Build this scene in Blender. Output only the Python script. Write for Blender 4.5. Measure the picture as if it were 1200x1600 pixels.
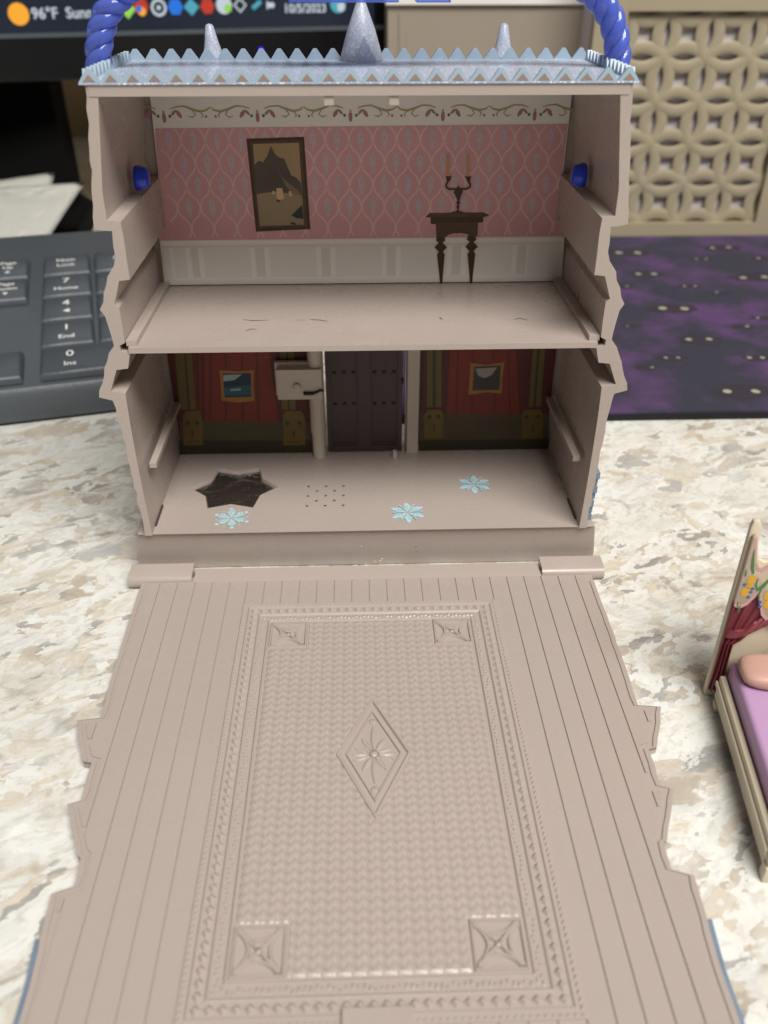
import bpy, bmesh, math, random
from mathutils import Vector, Matrix
random.seed(7)
for o in list(bpy.data.objects): bpy.data.objects.remove(o)
SC = bpy.context.scene
COL = SC.collection
S = 0.01                       # all coordinates below are centimetres
R = math.radians

# ------------------------------------------------------------------ camera
F, HOR, VPX, DIST, CAMZ, CAMX = 1330.0, -70.0, 550.0, 16.7, 12.635, -0.125
_d = Vector(((VPX-600)/F, (800-HOR)/F, 1.0)).normalized()
_t = math.atan((800-HOR)/F)
_u = Vector((0, math.cos(_t), -math.sin(_t))); _u = (_u-_d*_u.dot(_d)).normalized()
_r = _d.cross(_u)
if _r.x < 0: _r = -_r
AX = (_r, _d, _u)              # world x, y, z written in (right, up, forward)
def ray(px, py):
    c = Vector(((px-600)/F, (800-py)/F, 1.0))
    return Vector((AX[0].dot(c), AX[1].dot(c), AX[2].dot(c)))
CP = Vector((CAMX, -DIST, CAMZ))
def Py(px, py, Y):             # pixel -> point on the vertical plane y = Y
    r = ray(px, py); return CP + r*((Y+DIST)/r.y)
def Pz(px, py, Z):             # pixel -> point on the level plane z = Z
    r = ray(px, py); return CP + r*((Z-CAMZ)/r.z)
def Pp(px, py, p0, n):         # pixel -> point on any plane
    r = ray(px, py); return CP + r*((p0-CP).dot(n)/r.dot(n))
cam = bpy.data.cameras.new('camera'); camo = bpy.data.objects.new('camera', cam); COL.objects.link(camo)
right = Vector((AX[0].x, AX[1].x, AX[2].x)); up = Vector((AX[0].y, AX[1].y, AX[2].y)); fwd = Vector((AX[0].z, AX[1].z, AX[2].z))
m3 = Matrix((right, up, -fwd)).transposed()
camo.matrix_world = Matrix.Translation(CP*S) @ m3.to_4x4()
cam.sensor_fit = 'VERTICAL'; cam.sensor_height = 32; cam.lens = 32*F/1600
cam.clip_start = 0.005; cam.clip_end = 50
cam.dof.use_dof = True; cam.dof.focus_distance = 0.182; cam.dof.aperture_fstop = 17
SC.camera = camo

# ------------------------------------------------------------------ light
W = bpy.data.worlds.new('World'); SC.world = W; W.use_nodes = True
W.node_tree.nodes['Background'].inputs[0].default_value = (1.0, 0.94, 0.86, 1)
W.node_tree.nodes['Background'].inputs[1].default_value = 0.12
def area(name, loc, target, sx, sy, power, col):
    l = bpy.data.lights.new(name, 'AREA'); l.shape = 'RECTANGLE'; l.size = sx; l.size_y = sy; l.energy = power; l.color = col
    o = bpy.data.objects.new(name, l); COL.objects.link(o); o.location = Vector(loc)*S
    o.rotation_euler = (Vector(target)-Vector(loc)).to_track_quat('-Z', 'Y').to_euler(); return o
area('ceiling_lamp', (45, -85, 150), (0, 0, 0), 1.2, 0.7, 51, (1.0, 0.965, 0.90))
SC.view_settings.view_transform = 'Standard'; SC.view_settings.look = 'None'
SC.view_settings.exposure = 0.0; SC.view_settings.gamma = 1
SC.view_settings.use_curve_mapping = False
SC.render.engine = 'CYCLES'

# ------------------------------------------------------------------ materials
def lin(r, g, b):
    f = lambda c: (c/255/12.92) if c/255 <= .04045 else ((c/255+.055)/1.055)**2.4
    return (f(r), f(g), f(b), 1)
def mat(name, col, rough=.4, var=.06, bump=0.0, bscale=60, metal=0, spec=.5, trans=0, ior=1.45, emit=None, es=1, sss=0, vscale=25):
    m = bpy.data.materials.new(name); m.use_nodes = True
    nt = m.node_tree; b = nt.nodes['Principled BSDF']
    b.inputs['Roughness'].default_value = rough; b.inputs['Metallic'].default_value = metal
    b.inputs['Specular IOR Level'].default_value = spec; b.inputs['Transmission Weight'].default_value = trans; b.inputs['IOR'].default_value = ior
    if sss:
        b.inputs['Subsurface Weight'].default_value = sss; b.inputs['Subsurface Scale'].default_value = .002
        b.inputs['Subsurface Radius'].default_value = (1, .7, .5)
    tc = nt.nodes.new('ShaderNodeTexCoord')
    n = nt.nodes.new('ShaderNodeTexNoise'); n.inputs['Scale'].default_value = vscale; n.inputs['Detail'].default_value = 5
    nt.links.new(tc.outputs['Object'], n.inputs['Vector'])
    mx = nt.nodes.new('ShaderNodeMix'); mx.data_type = 'RGBA'
    mx.inputs[6].default_value = tuple(c*(1-var) for c in col[:3])+(1,); mx.inputs[7].default_value = tuple(min(1, c*(1+var)) for c in col[:3])+(1,)
    nt.links.new(n.outputs['Fac'], mx.inputs[0]); nt.links.new(mx.outputs[2], b.inputs['Base Color'])
    if bump:
        n2 = nt.nodes.new('ShaderNodeTexNoise'); n2.inputs['Scale'].default_value = bscale*10; n2.inputs['Detail'].default_value = 4
        nt.links.new(tc.outputs['Object'], n2.inputs['Vector'])
        bp = nt.nodes.new('ShaderNodeBump'); bp.inputs['Strength'].default_value = bump; bp.inputs['Distance'].default_value = .0004
        nt.links.new(n2.outputs['Fac'], bp.inputs['Height']); nt.links.new(bp.outputs[0], b.inputs['Normal'])
    if emit:
        b.inputs['Emission Color'].default_value = emit; b.inputs['Emission Strength'].default_value = es
    return m
TAUPE = (.382, .325, .296, 1)
M = {}
def wear(m):
    nt = m.node_tree; b = nt.nodes['Principled BSDF']; N, L = nt.nodes.new, nt.links.new; tc = nt.nodes['Texture Coordinate']
    n = N('ShaderNodeTexNoise'); n.inputs['Scale'].default_value = 90; n.inputs['Detail'].default_value = 6; L(tc.outputs['Object'], n.inputs['Vector'])
    mr = N('ShaderNodeMapRange'); mr.inputs['From Min'].default_value = .35; mr.inputs['From Max'].default_value = .65; mr.inputs['To Min'].default_value = .22; mr.inputs['To Max'].default_value = .42
    L(n.outputs['Fac'], mr.inputs['Value']); L(mr.outputs[0], b.inputs['Roughness'])
    old = b.inputs['Base Color'].links[0].from_socket
    for sc_, off, lo, col, k in ((1500, 0, .80, (.62, .57, .52, 1), .5), (900, 3, .79, (.20, .16, .13, 1), .14), (160, 7, .60, (.33, .285, .26, 1), .05)):
        mp = N('ShaderNodeMapping'); mp.inputs['Location'].default_value = (off, off, off); L(tc.outputs['Object'], mp.inputs['Vector'])
        q = N('ShaderNodeTexNoise'); q.inputs['Scale'].default_value = sc_; q.inputs['Detail'].default_value = 3; L(mp.outputs[0], q.inputs['Vector'])
        r = N('ShaderNodeMapRange'); r.inputs['From Min'].default_value = lo-.08; r.inputs['From Max'].default_value = lo+.04; r.inputs['To Max'].default_value = k; L(q.outputs['Fac'], r.inputs['Value'])
        x = N('ShaderNodeMix'); x.data_type = 'RGBA'; x.inputs[7].default_value = col; L(r.outputs[0], x.inputs[0]); L(old, x.inputs[6]); old = x.outputs[2]
    L(old, b.inputs['Base Color'])
    return m
M['taupe'] = mat('taupe_plastic', TAUPE, .30, .04, .12, 40, sss=.06)
M['taupe2'] = mat('taupe_plastic_wall', (.392, .334, .302, 1), .31, .05, .12, 40, sss=.06)
wear(M['taupe']); wear(M['taupe2'])
M['cream'] = mat('cream_plastic', (.52, .46, .40, 1), .35, .04, sss=.05)
M['ice'] = mat('ice_blue_paint', (.33, .43, .52, 1), .36, .15, .3, 60, vscale=300)
M['bluegrey'] = mat('blue_grey_paint', (.16, .215, .29, 1), .45, .25, .4, 40, vscale=200)
M['tooth_in'] = mat('bare_plastic_recess', (.27, .20, .17, 1), .5, .1)
M['card'] = mat('white_card', (.76, .74, .70, 1), .6, .04)
M['card_lo'] = mat('white_card_line', (.69, .67, .635, 1), .6, .05)
M['card_hi'] = mat('white_card_light', (.84, .82, .78, 1), .6, .03)
M['pink'] = mat('pink_print', (.61, .325, .35, 1), .6, .1, vscale=120)
M['pink_hi'] = mat('pink_line_print', (.70, .47, .475, 1), .6, .08)
M['lav'] = mat('grey_lavender_print', (.53, .41, .47, 1), .6, .2, vscale=500)
M['vine'] = mat('olive_vine_print', (.38, .33, .19, 1), .6, .15)
M['bud'] = mat('mauve_bud_print', (.36, .17, .21, 1), .6, .15)
M['brownp'] = mat('dark_brown_print', (.050, .022, .010, 1), .5, .3, vscale=200)
M['brownp2'] = mat('brown_print', (.085, .042, .022, 1), .5, .3, vscale=200)
M['candle'] = mat('candle_print', (.58, .28, .14, 1), .6)
M['sepia'] = mat('sepia_sky_print', (.36, .25, .14, 1), .6, .25, vscale=60)
M['sepia_lo'] = mat('sepia_water_print', (.30, .23, .14, 1), .6, .25, vscale=60)
M['mount'] = mat('mountain_print', (.085, .068, .055, 1), .6, .4, vscale=120)
M['mount2'] = mat('mountain_light_print', (.21, .15, .09, 1), .6, .3, vscale=120)
M['boat'] = mat('pale_boat_print', (.62, .43, .25, 1), .6)
M['rock'] = mat('dark_rock_print', (.022, .035, .035, 1), .6)
M['red'] = mat('red_print', (.19, .022, .014, 1), .5, .22, vscale=80)
M['red_lo'] = mat('dark_red_print', (.085, .013, .013, 1), .5, .25, vscale=80)
M['colm'] = mat('olive_column_print', (.125, .095, .028, 1), .5, .15, vscale=80)
M['colm_lo'] = mat('dark_column_print', (.05, .037, .012, 1), .5, .2)
M['capit'] = mat('gold_block_print', (.15, .098, .022, 1), .5, .2, vscale=150)
M['green'] = mat('green_print', (.02, .05, .02, 1), .5)
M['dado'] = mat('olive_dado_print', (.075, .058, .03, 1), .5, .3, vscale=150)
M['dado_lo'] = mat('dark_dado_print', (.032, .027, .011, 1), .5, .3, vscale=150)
M['gold'] = mat('gold_frame_print', (.34, .16, .028, 1), .5, .3, vscale=200)
M['teal'] = mat('teal_print', (.012, .10, .15, 1), .5, .5, vscale=250)
M['teal_hi'] = mat('pale_sky_print', (.30, .42, .44, 1), .5, .2)
M['navy'] = mat('navy_print', (.008, .03, .06, 1), .5, .3)
M['greyp'] = mat('grey_print', (.32, .29, .27, 1), .5, .2)
M['greyd'] = mat('dark_grey_print', (.045, .04, .04, 1), .5, .3)
M['door'] = mat('dark_purple_brown_plastic', (.060, .040, .043, 1), .42, .1, .2)
M['black'] = mat('black', (.004, .004, .004, 1), .5)
M['hole'] = mat('dark_hole', (.05, .035, .028, 1), .8)
M['scuff'] = mat('dark_scuff', (.035, .027, .024, 1), .7)
M['flake'] = mat('light_blue_print', (.40, .60, .67, 1), .45, .06)
M['blue'] = mat('clear_blue_plastic', (.20, .30, .96, 1), .05, .02, trans=.68)
M['bluesolid'] = mat('blue_peg_plastic', (.02, .07, .80, 1), .10, .1, trans=.35)
M['bed_cream'] = mat('cream_paint', (.62, .55, .42, 1), .45, .05, sss=.05)
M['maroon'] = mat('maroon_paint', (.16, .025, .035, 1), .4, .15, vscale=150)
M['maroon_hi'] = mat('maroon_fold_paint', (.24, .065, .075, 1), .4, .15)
M['lilac'] = mat('lilac_plastic', (.47, .29, .50, 1), .42, .03, sss=.08)
M['peach'] = mat('peach_plastic', (.50, .30, .25, 1), .45, .04, sss=.08)
M['valance'] = mat('tan_valance', (.47, .38, .29, 1), .45, .08, vscale=150)
M['rose'] = mat('rose_trim_paint', (.55, .33, .31, 1), .45, .05)
M['yellow'] = mat('yellow_paint', (.62, .36, .03, 1), .45, .2, vscale=400)
M['leaf'] = mat('leaf_green_paint', (.06, .20, .05, 1), .45, .15)
M['dotblue'] = mat('blue_paint', (.05, .12, .35, 1), .45)
M['kb'] = mat('charcoal_plastic', (.072, .083, .096, 1), .42, .1, .3, 60)
M['key'] = mat('key_plastic', (.062, .073, .087, 1), .40, .1, .3, 60)
M['legend'] = mat('white_legend', (.72, .72, .72, 1), .6)
M['paper'] = mat('white_paper', (.74, .74, .70, 1), .8, .06, vscale=20)
M['ink'] = mat('pale_ink', (.50, .50, .60, 1), .8, .1)
M['bezel'] = mat('black_bezel', (.005, .005, .006, 1), .35, .1)
M['stand'] = mat('black_stand', (.003, .003, .003, 1), .9, .3, spec=.1)
M['screen'] = mat('screen', (.01, .012, .016, 1), .2, emit=lin(20, 28, 42), es=.9)
M['wall'] = mat('tan_wall', (.30, .215, .115, 1), .8, .1, vscale=12)
M['beige'] = mat('beige_lattice_plastic', (.345, .295, .205, 1), .35, .05, .1)
M['latback'] = mat('grey_liner', (.62, .57, .58, 1), .6, .08)
M['taupebox'] = mat('grey_beige_box', (.30, .255, .205, 1), .55, .06)
M['white'] = mat('white_edge', (.75, .73, .70, 1), .5)
M['padedge'] = mat('black_rubber', (.006, .006, .007, 1), .8)
M['eye'] = mat('pale_eye_print', (.34, .33, .26, 1), .8, .2)
M['blotch'] = mat('dark_blotch_print', (.030, .022, .036, 1), .85, .3, vscale=120)
def emis(name, col, es=1.0): return mat(name, (.01, .01, .01, 1), .3, emit=col, es=es)
M['e_white'] = emis('screen_white', lin(215, 225, 235), .8)
M['e_sun'] = emis('screen_sun', lin(250, 170, 45), 1.0)
M['e_red'] = emis('screen_red', lin(210, 60, 40), .8)
M['e_blue'] = emis('screen_blue', lin(30, 120, 230), .9)
M['e_teal'] = emis('screen_teal', lin(80, 170, 190), .9)
M['e_green'] = emis('screen_green', lin(150, 220, 90), .9)
M['e_led'] = emis('led_blue', (0.0, 0.0, 1.0, 1), 1.6)

def glitter(name, c1, c2, trans=0):
    m = mat(name, c1, .3, .12, trans=trans, vscale=200); nt = m.node_tree; b = nt.nodes['Principled BSDF']
    tc = nt.nodes['Texture Coordinate']
    v = nt.nodes.new('ShaderNodeTexVoronoi'); v.inputs['Scale'].default_value = 3600
    nt.links.new(tc.outputs['Object'], v.inputs['Vector'])
    sep = nt.nodes.new('ShaderNodeSeparateColor'); nt.links.new(v.outputs['Color'], sep.inputs[0])
    rp = nt.nodes.new('ShaderNodeValToRGB'); rp.color_ramp.elements[0].position = .78; rp.color_ramp.elements[1].position = .86
    nt.links.new(sep.outputs[0], rp.inputs[0])
    mx = nt.nodes.new('ShaderNodeMix'); mx.data_type = 'RGBA'; mx.inputs[7].default_value = c2
    old = b.inputs['Base Color'].links[0].from_socket
    nt.links.new(rp.outputs[0], mx.inputs[0]); nt.links.new(old, mx.inputs[6]); nt.links.new(mx.outputs[2], b.inputs['Base Color'])
    bp = nt.nodes.new('ShaderNodeBump'); bp.inputs['Strength'].default_value = .5; bp.inputs['Distance'].default_value = .0002
    nt.links.new(sep.outputs[1], bp.inputs['Height']); nt.links.new(bp.outputs[0], b.inputs['Normal'])
    return m
M['roofglit'] = glitter('lavender_glitter', (.36, .41, .56, 1), (.72, .78, .90, 1))
M['cone'] = glitter('frosted_glitter', (.60, .67, .84, 1), (.90, .92, .98, 1), .45)

def star_mirror():
    m = mat('crumpled_dark_foil', (.26, .23, .21, 1), .07, .35, metal=.9, vscale=150)
    nt = m.node_tree; b = nt.nodes['Principled BSDF']
    n2 = nt.nodes.new('ShaderNodeTexNoise'); n2.inputs['Scale'].default_value = 190; n2.inputs['Detail'].default_value = 2; n2.inputs['Distortion'].default_value = 2.5
    nt.links.new(nt.nodes['Texture Coordinate'].outputs['Object'], n2.inputs['Vector'])
    bp = nt.nodes.new('ShaderNodeBump'); bp.inputs['Strength'].default_value = .6; bp.inputs['Distance'].default_value = .0010
    nt.links.new(n2.outputs['Fac'], bp.inputs['Height']); nt.links.new(bp.outputs[0], b.inputs['Normal'])
    return m
M['foil'] = star_mirror()

def counter_mat():
    m = bpy.data.materials.new('marbled_laminate'); m.use_nodes = True; nt = m.node_tree; b = nt.nodes['Principled BSDF']
    N, L = nt.nodes.new, nt.links.new
    tc = N('ShaderNodeTexCoord'); mp = N('ShaderNodeMapping'); mp.inputs['Scale'].default_value = (100, 100, 100); mp.inputs['Rotation'].default_value = (0, 0, R(-28))
    L(tc.outputs['Object'], mp.inputs['Vector'])
    st = N('ShaderNodeMapping'); st.inputs['Scale'].default_value = (.62, 1.0, 1); L(mp.outputs[0], st.inputs['Vector'])
    wn = N('ShaderNodeTexNoise'); wn.inputs['Scale'].default_value = .9; wn.inputs['Detail'].default_value = 5; L(st.outputs[0], wn.inputs['Vector'])
    sub = N('ShaderNodeVectorMath'); sub.operation = 'SUBTRACT'; sub.inputs[1].default_value = (.5, .5, .5); L(wn.outputs['Color'], sub.inputs[0])
    scl = N('ShaderNodeVectorMath'); scl.operation = 'SCALE'; scl.inputs['Scale'].default_value = 1.3; L(sub.outputs[0], scl.inputs[0])
    wv = N('ShaderNodeVectorMath'); wv.operation = 'ADD'; L(st.outputs[0], wv.inputs[0]); L(scl.outputs[0], wv.inputs[1])
    def noise(scale, det, off, src=wv, dist=0):
        a = N('ShaderNodeVectorMath'); a.operation = 'ADD'; a.inputs[1].default_value = (off, off*1.7, 0); L(src.outputs[0], a.inputs[0])
        n = N('ShaderNodeTexNoise'); n.inputs['Scale'].default_value = scale; n.inputs['Detail'].default_value = det; n.inputs['Roughness'].default_value = .62; n.inputs['Distortion'].default_value = dist
        L(a.outputs[0], n.inputs['Vector']); return n.outputs['Fac']
    def ramp(src, p0, p1, c0=(0, 0, 0, 1), c1=(1, 1, 1, 1)):
        r = N('ShaderNodeValToRGB'); r.color_ramp.elements[0].position = p0; r.color_ramp.elements[1].position = p1
        r.color_ramp.elements[0].color = c0; r.color_ramp.elements[1].color = c1; L(src, r.inputs[0]); return r.outputs[0]
    def mix(fac, a, bcol, k=1.0):
        mu = N('ShaderNodeMath'); mu.operation = 'MULTIPLY'; mu.inputs[1].default_value = k; L(fac, mu.inputs[0])
        x = N('ShaderNodeMix'); x.data_type = 'RGBA'; L(mu.outputs[0], x.inputs[0])
        if isinstance(a, tuple): x.inputs[6].default_value = a
        else: L(a, x.inputs[6])
        if isinstance(bcol, tuple): x.inputs[7].default_value = bcol
        else: L(bcol, x.inputs[7])
        return x.outputs[2]
    def mul(a, c):
        mu = N('ShaderNodeMath'); mu.operation = 'MULTIPLY'; L(a, mu.inputs[0]); L(c, mu.inputs[1]); return mu.outputs[0]
    c = ramp(noise(.30, 6, 3), .38, .62, (.64, .615, .545, 1), (.735, .75, .73, 1))
    c = mix(ramp(noise(1.6, 8, 41), .45, .75), c, (.745, .765, .75, 1), .8)
    vo = N('ShaderNodeTexVoronoi'); vo.inputs['Scale'].default_value = .75; L(wv.outputs[0], vo.inputs['Vector'])
    sp = N('ShaderNodeSeparateColor'); L(vo.outputs['Color'], sp.inputs[0])
    c = mix(ramp(sp.outputs[0], .72, .76), c, (.62, .53, .42, 1), .38)               # tan stones
    c = mix(ramp(sp.outputs[1], .80, .82), c, (.84, .84, .81, 1), .85)               # white chips
    zone = ramp(noise(.16, 3, 17), .44, .58)
    c = mix(mul(ramp(noise(1.0, 10, 9), .53, .60), zone), c, (.47, .36, .25, 1), .55)
    c = mix(mul(ramp(noise(2.4, 8, 63), .54, .60), ramp(noise(.35, 4, 71), .45, .58)), c, (.55, .45, .33, 1), .5) # brown patches
    c = mix(mul(ramp(noise(1.1, 10, 23), .565, .59), ramp(noise(.17, 3, 31), .40, .50)), c, (.23, .228, .235, 1), .78)  # grey patches
    v2 = N('ShaderNodeTexVoronoi'); v2.feature = 'DISTANCE_TO_EDGE'; v2.inputs['Scale'].default_value = .60; L(wv.outputs[0], v2.inputs['Vector'])
    vein = ramp(v2.outputs['Distance'], .0, .045, (1, 1, 1, 1), (0, 0, 0, 1))
    c = mix(mul(vein, ramp(noise(.5, 5, 55), .46, .60)), c, (.30, .255, .21, 1), .75)
    v3 = N('ShaderNodeTexVoronoi'); v3.feature = 'DISTANCE_TO_EDGE'; v3.inputs['Scale'].default_value = 1.9; L(wv.outputs[0], v3.inputs['Vector'])
    vein2 = ramp(v3.outputs['Distance'], .0, .07, (1, 1, 1, 1), (0, 0, 0, 1))
    c = mix(mul(vein2, ramp(noise(.8, 5, 77), .50, .62)), c, (.38, .32, .26, 1), .5)
    c = mix(ramp(noise(4.5, 8, 88), .50, .66), c, (.60, .53, .44, 1), .30)
    c = mix(mul(ramp(noise(3.2, 9, 15), .57, .60), ramp(noise(.4, 4, 19), .46, .6)), c, (.33, .30, .28, 1), .6)
    c = mix(ramp(noise(6, 4, 5), .66, .72), c, (.30, .23, .16, 1), .5)               # fine specks
    w2 = N('ShaderNodeTexNoise'); w2.inputs['Scale'].default_value = 3.2; w2.inputs['Detail'].default_value = 7; L(st.outputs[0], w2.inputs['Vector'])
    s2 = N('ShaderNodeVectorMath'); s2.operation = 'SUBTRACT'; s2.inputs[1].default_value = (.5, .5, .5); L(w2.outputs['Color'], s2.inputs[0])
    k2 = N('ShaderNodeVectorMath'); k2.operation = 'SCALE'; k2.inputs['Scale'].default_value = .75; L(s2.outputs[0], k2.inputs[0])
    a2 = N('ShaderNodeVectorMath'); a2.operation = 'ADD'; L(wv.outputs[0], a2.inputs[0]); L(k2.outputs[0], a2.inputs[1])
    for sc_, cols, ms_, mo_, kk in ((1.5, ((0, (.76, .77, .745, 1)), (.30, (.66, .60, .50, 1)), (.50, (.78, .785, .765, 1)), (.64, (.50, .43, .35, 1)), (.75, (.70, .70, .67, 1)), (.87, (.34, .335, .34, 1))), .30, 101, .70),
                                    (3.6, ((0, (.76, .77, .745, 1)), (.34, (.62, .55, .45, 1)), (.50, (.80, .80, .78, 1)), (.70, (.46, .39, .31, 1)), (.79, (.72, .72, .69, 1)), (.90, (.27, .262, .262, 1))), .42, 133, .74)):
        v4 = N('ShaderNodeTexVoronoi'); v4.inputs['Scale'].default_value = sc_; L(a2.outputs[0], v4.inputs['Vector'])
        s4 = N('ShaderNodeSeparateColor'); L(v4.outputs['Color'], s4.inputs[0])
        r4 = N('ShaderNodeValToRGB'); r4.color_ramp.interpolation = 'CONSTANT'; L(s4.outputs[0], r4.inputs[0])
        el = r4.color_ramp.elements; el[0].position = cols[0][0]; el[0].color = cols[0][1]; el[1].position = cols[1][0]; el[1].color = cols[1][1]
        for p_, c_ in cols[2:]: q_ = el.new(p_); q_.color = c_
        c = mix(ramp(noise(ms_, 6, mo_), .42, .54), c, r4.outputs[0], kk)
    c = mix(ramp(noise(7.0, 8, 145), .50, .64), c, (.46, .41, .35, 1), .40)
    c = mix(ramp(noise(9.0, 6, 165), .55, .66), c, (.80, .81, .79, 1), .15)
    c = mix(ramp(noise(.05, 2, 0), 0, .001), c, (0.0, .012, .012, 1), .075)
    L(c, b.inputs['Base Color']); b.inputs['Roughness'].default_value = .27
    bn = N('ShaderNodeBump'); bn.inputs['Strength'].default_value = .08; bn.inputs['Distance'].default_value = .0005
    L(noise(8, 4, 2), bn.inputs['Height']); L(bn.outputs[0], b.inputs['Normal'])
    return m
M['counter'] = counter_mat()

def pad_mat():
    m = bpy.data.materials.new('purple_pad_print'); m.use_nodes = True; nt = m.node_tree; b = nt.nodes['Principled BSDF']; N, L = nt.nodes.new, nt.links.new
    tc = N('ShaderNodeTexCoord'); n = N('ShaderNodeTexNoise'); n.inputs['Scale'].default_value = 28; n.inputs['Detail'].default_value = 7; n.inputs['Roughness'].default_value = .6
    L(tc.outputs['Object'], n.inputs['Vector']); r = N('ShaderNodeValToRGB'); e = r.color_ramp.elements
    e[0].position = .45; e[0].color = (.024, .024, .044, 1); e[1].position = .60; e[1].color = (.080, .036, .122, 1)
    L(n.outputs['Fac'], r.inputs[0]); L(r.outputs[0], b.inputs['Base Color']); b.inputs['Roughness'].default_value = .8
    return m
M['pad'] = pad_mat()

# ------------------------------------------------------------------ mesh helpers
ORG = {}
class B:
    def __init__(s): s.bm = bmesh.new(); s.mats = []
    def mi(s, m):
        m = M[m] if isinstance(m, str) else m
        if m not in s.mats: s.mats.append(m)
        return s.mats.index(m)
    def face(s, pts, m, smooth=False):
        vs = [s.bm.verts.new(p) for p in pts]
        f = s.bm.faces.new(vs); f.material_index = s.mi(m); f.smooth = smooth; return f
    def prism(s, poly, plane, a, b, m, mside=None, holes=None):
        to = {'xy': lambda p, t: (p[0], p[1], t), 'xz': lambda p, t: (p[0], t, p[1]), 'yz': lambda p, t: (t, p[0], p[1])}[plane]
        A = [s.bm.verts.new(to(p, a)) for p in poly]; Bv = [s.bm.verts.new(to(p, b)) for p in poly]
        fs = [s.bm.faces.new(A), s.bm.faces.new(Bv[::-1])]
        n = len(poly); i = s.mi(m)
        for f in fs: f.material_index = i
        for k in range(n):
            f = s.bm.faces.new((A[k], Bv[k], Bv[(k+1) % n], A[(k+1) % n]))
            f.material_index = s.mi(mside(k)) if mside else i; fs.append(f)
        return fs
    def box(s, x0, x1, y0, y1, z0, z1, m): return s.prism([(x0, y0), (x1, y0), (x1, y1), (x0, y1)], 'xy', z0, z1, m)
    def tube(s, path, rad, m, n=8, caps=True, shape=None, smooth=True):
        rings = []; path = [Vector(p) for p in path]; prev = None
        for k, p in enumerate(path):
            t = (path[min(k+1, len(path)-1)]-path[max(k-1, 0)]).normalized()
            if prev is None:
                ref = Vector((0, 0, 1)) if abs(t.z) < .9 else Vector((0, 1, 0)); a = t.cross(ref).normalized()
            else: a = (prev-t*prev.dot(t)).normalized()
            prev = a; bb = t.cross(a); r = rad[k] if isinstance(rad, (list, tuple)) else rad
            ring = []
            for j in range(n):
                ph = 2*math.pi*j/n; rr = r*(shape(ph, k) if shape else 1)
                ring.append(s.bm.verts.new(p+a*(rr*math.cos(ph))+bb*(rr*math.sin(ph))))
            rings.append(ring)
        i = s.mi(m)
        for q in range(len(rings)-1):
            for j in range(n):
                f = s.bm.faces.new((rings[q][j], rings[q][(j+1) % n], rings[q+1][(j+1) % n], rings[q+1][j])); f.material_index = i; f.smooth = smooth
        if caps:
            for rg in (rings[0][::-1], rings[-1]): f = s.bm.faces.new(rg); f.material_index = i
    def lathe(s, prof, c, m, n=20, axis='z', smooth=True):
        rings = []
        for r, h in prof:
            rg = []
            for j in range(n):
                a = 2*math.pi*j/n; q = (r*math.cos(a), r*math.sin(a))
                rg.append(s.bm.verts.new({'z': (c[0]+q[0], c[1]+q[1], c[2]+h), 'x': (c[0]+h, c[1]+q[0], c[2]+q[1]), 'y': (c[0]+q[0], c[1]+h, c[2]+q[1])}[axis]))
            rings.append(rg)
        i = s.mi(m)
        for q in range(len(rings)-1):
            for j in range(n):
                f = s.bm.faces.new((rings[q][j], rings[q][(j+1) % n], rings[q+1][(j+1) % n], rings[q+1][j])); f.material_index = i; f.smooth = smooth
        for rg in (rings[0][::-1], rings[-1]): f = s.bm.faces.new(rg); f.material_index = i
    def bevel(s, w, seg=2, ang=30, sel=None):
        es = [e for e in s.bm.edges if len(e.link_faces) == 2 and e.calc_face_angle(0) > R(ang) and (sel is None or sel(e))]
        bmesh.ops.bevel(s.bm, geom=es, offset=w, segments=seg, profile=.5, affect='EDGES', clamp_overlap=True)
    def mesh(s, name, c=None, recalc=True, smooth_ang=None):
        if recalc: bmesh.ops.recalc_face_normals(s.bm, faces=s.bm.faces[:])
        vs = [v.co for v in s.bm.verts]
        if c is None:
            xs = [v.x for v in vs]; ys = [v.y for v in vs]; zs = [v.z for v in vs]
            c = Vector(((min(xs)+max(xs))/2, (min(ys)+max(ys))/2, min(zs)))
        c = Vector(c)
        for v in s.bm.verts: v.co = (v.co-c)*S
        me = bpy.data.meshes.new(name); s.bm.to_mesh(me); s.bm.free()
        for m in s.mats: me.materials.append(m)
        if smooth_ang:
            me.shade_smooth(); me.set_sharp_from_angle(angle=R(smooth_ang))
        return me, c
    def done(s, name, parent=None, **k):
        me, c = s.mesh(name, **k); return place(name, me, c, parent)
def place(name, me, c, parent=None, rotz=0, scale=None):
    o = bpy.data.objects.new(name, me); COL.objects.link(o); c = Vector(c)
    ORG[o.name] = c; o.parent = parent
    o.location = (c-(ORG[parent.name] if parent else Vector((0, 0, 0))))*S
    if rotz: o.rotation_euler = (0, 0, rotz)
    if scale: o.scale = scale
    return o
def thing(name, c, label, cat, group=None):
    o = place(name, None, c); o.empty_display_size = .01; o['label'] = label; o['category'] = cat
    if group: o['group'] = group
    return o
def tag(o, label, cat, group=None):
    o['label'] = label; o['category'] = cat
    if group: o['group'] = group
    return o
def text_mesh(body, size, mkey, origin, ux, uy, nrm, bold=0, align='CENTER'):
    cu = bpy.data.curves.new('t', 'FONT'); cu.body = body; cu.size = size; cu.align_x = align; cu.align_y = 'CENTER'; cu.offset = bold; cu.resolution_u = 3
    ob = bpy.data.objects.new('t', cu); COL.objects.link(ob); bpy.context.view_layer.update()
    me = bpy.data.meshes.new_from_object(ob.evaluated_get(bpy.context.evaluated_depsgraph_get()))
    bpy.data.objects.remove(ob); bpy.data.curves.remove(cu)
    for v in me.vertices: v.co = (ux*v.co.x+uy*v.co.y)*S
    me.materials.clear(); me.materials.append(M[mkey]); return me
def text_obj(name, parent, *a, **k):
    me = text_mesh(*a, **k); return place(name, me, a[3], parent)
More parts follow.
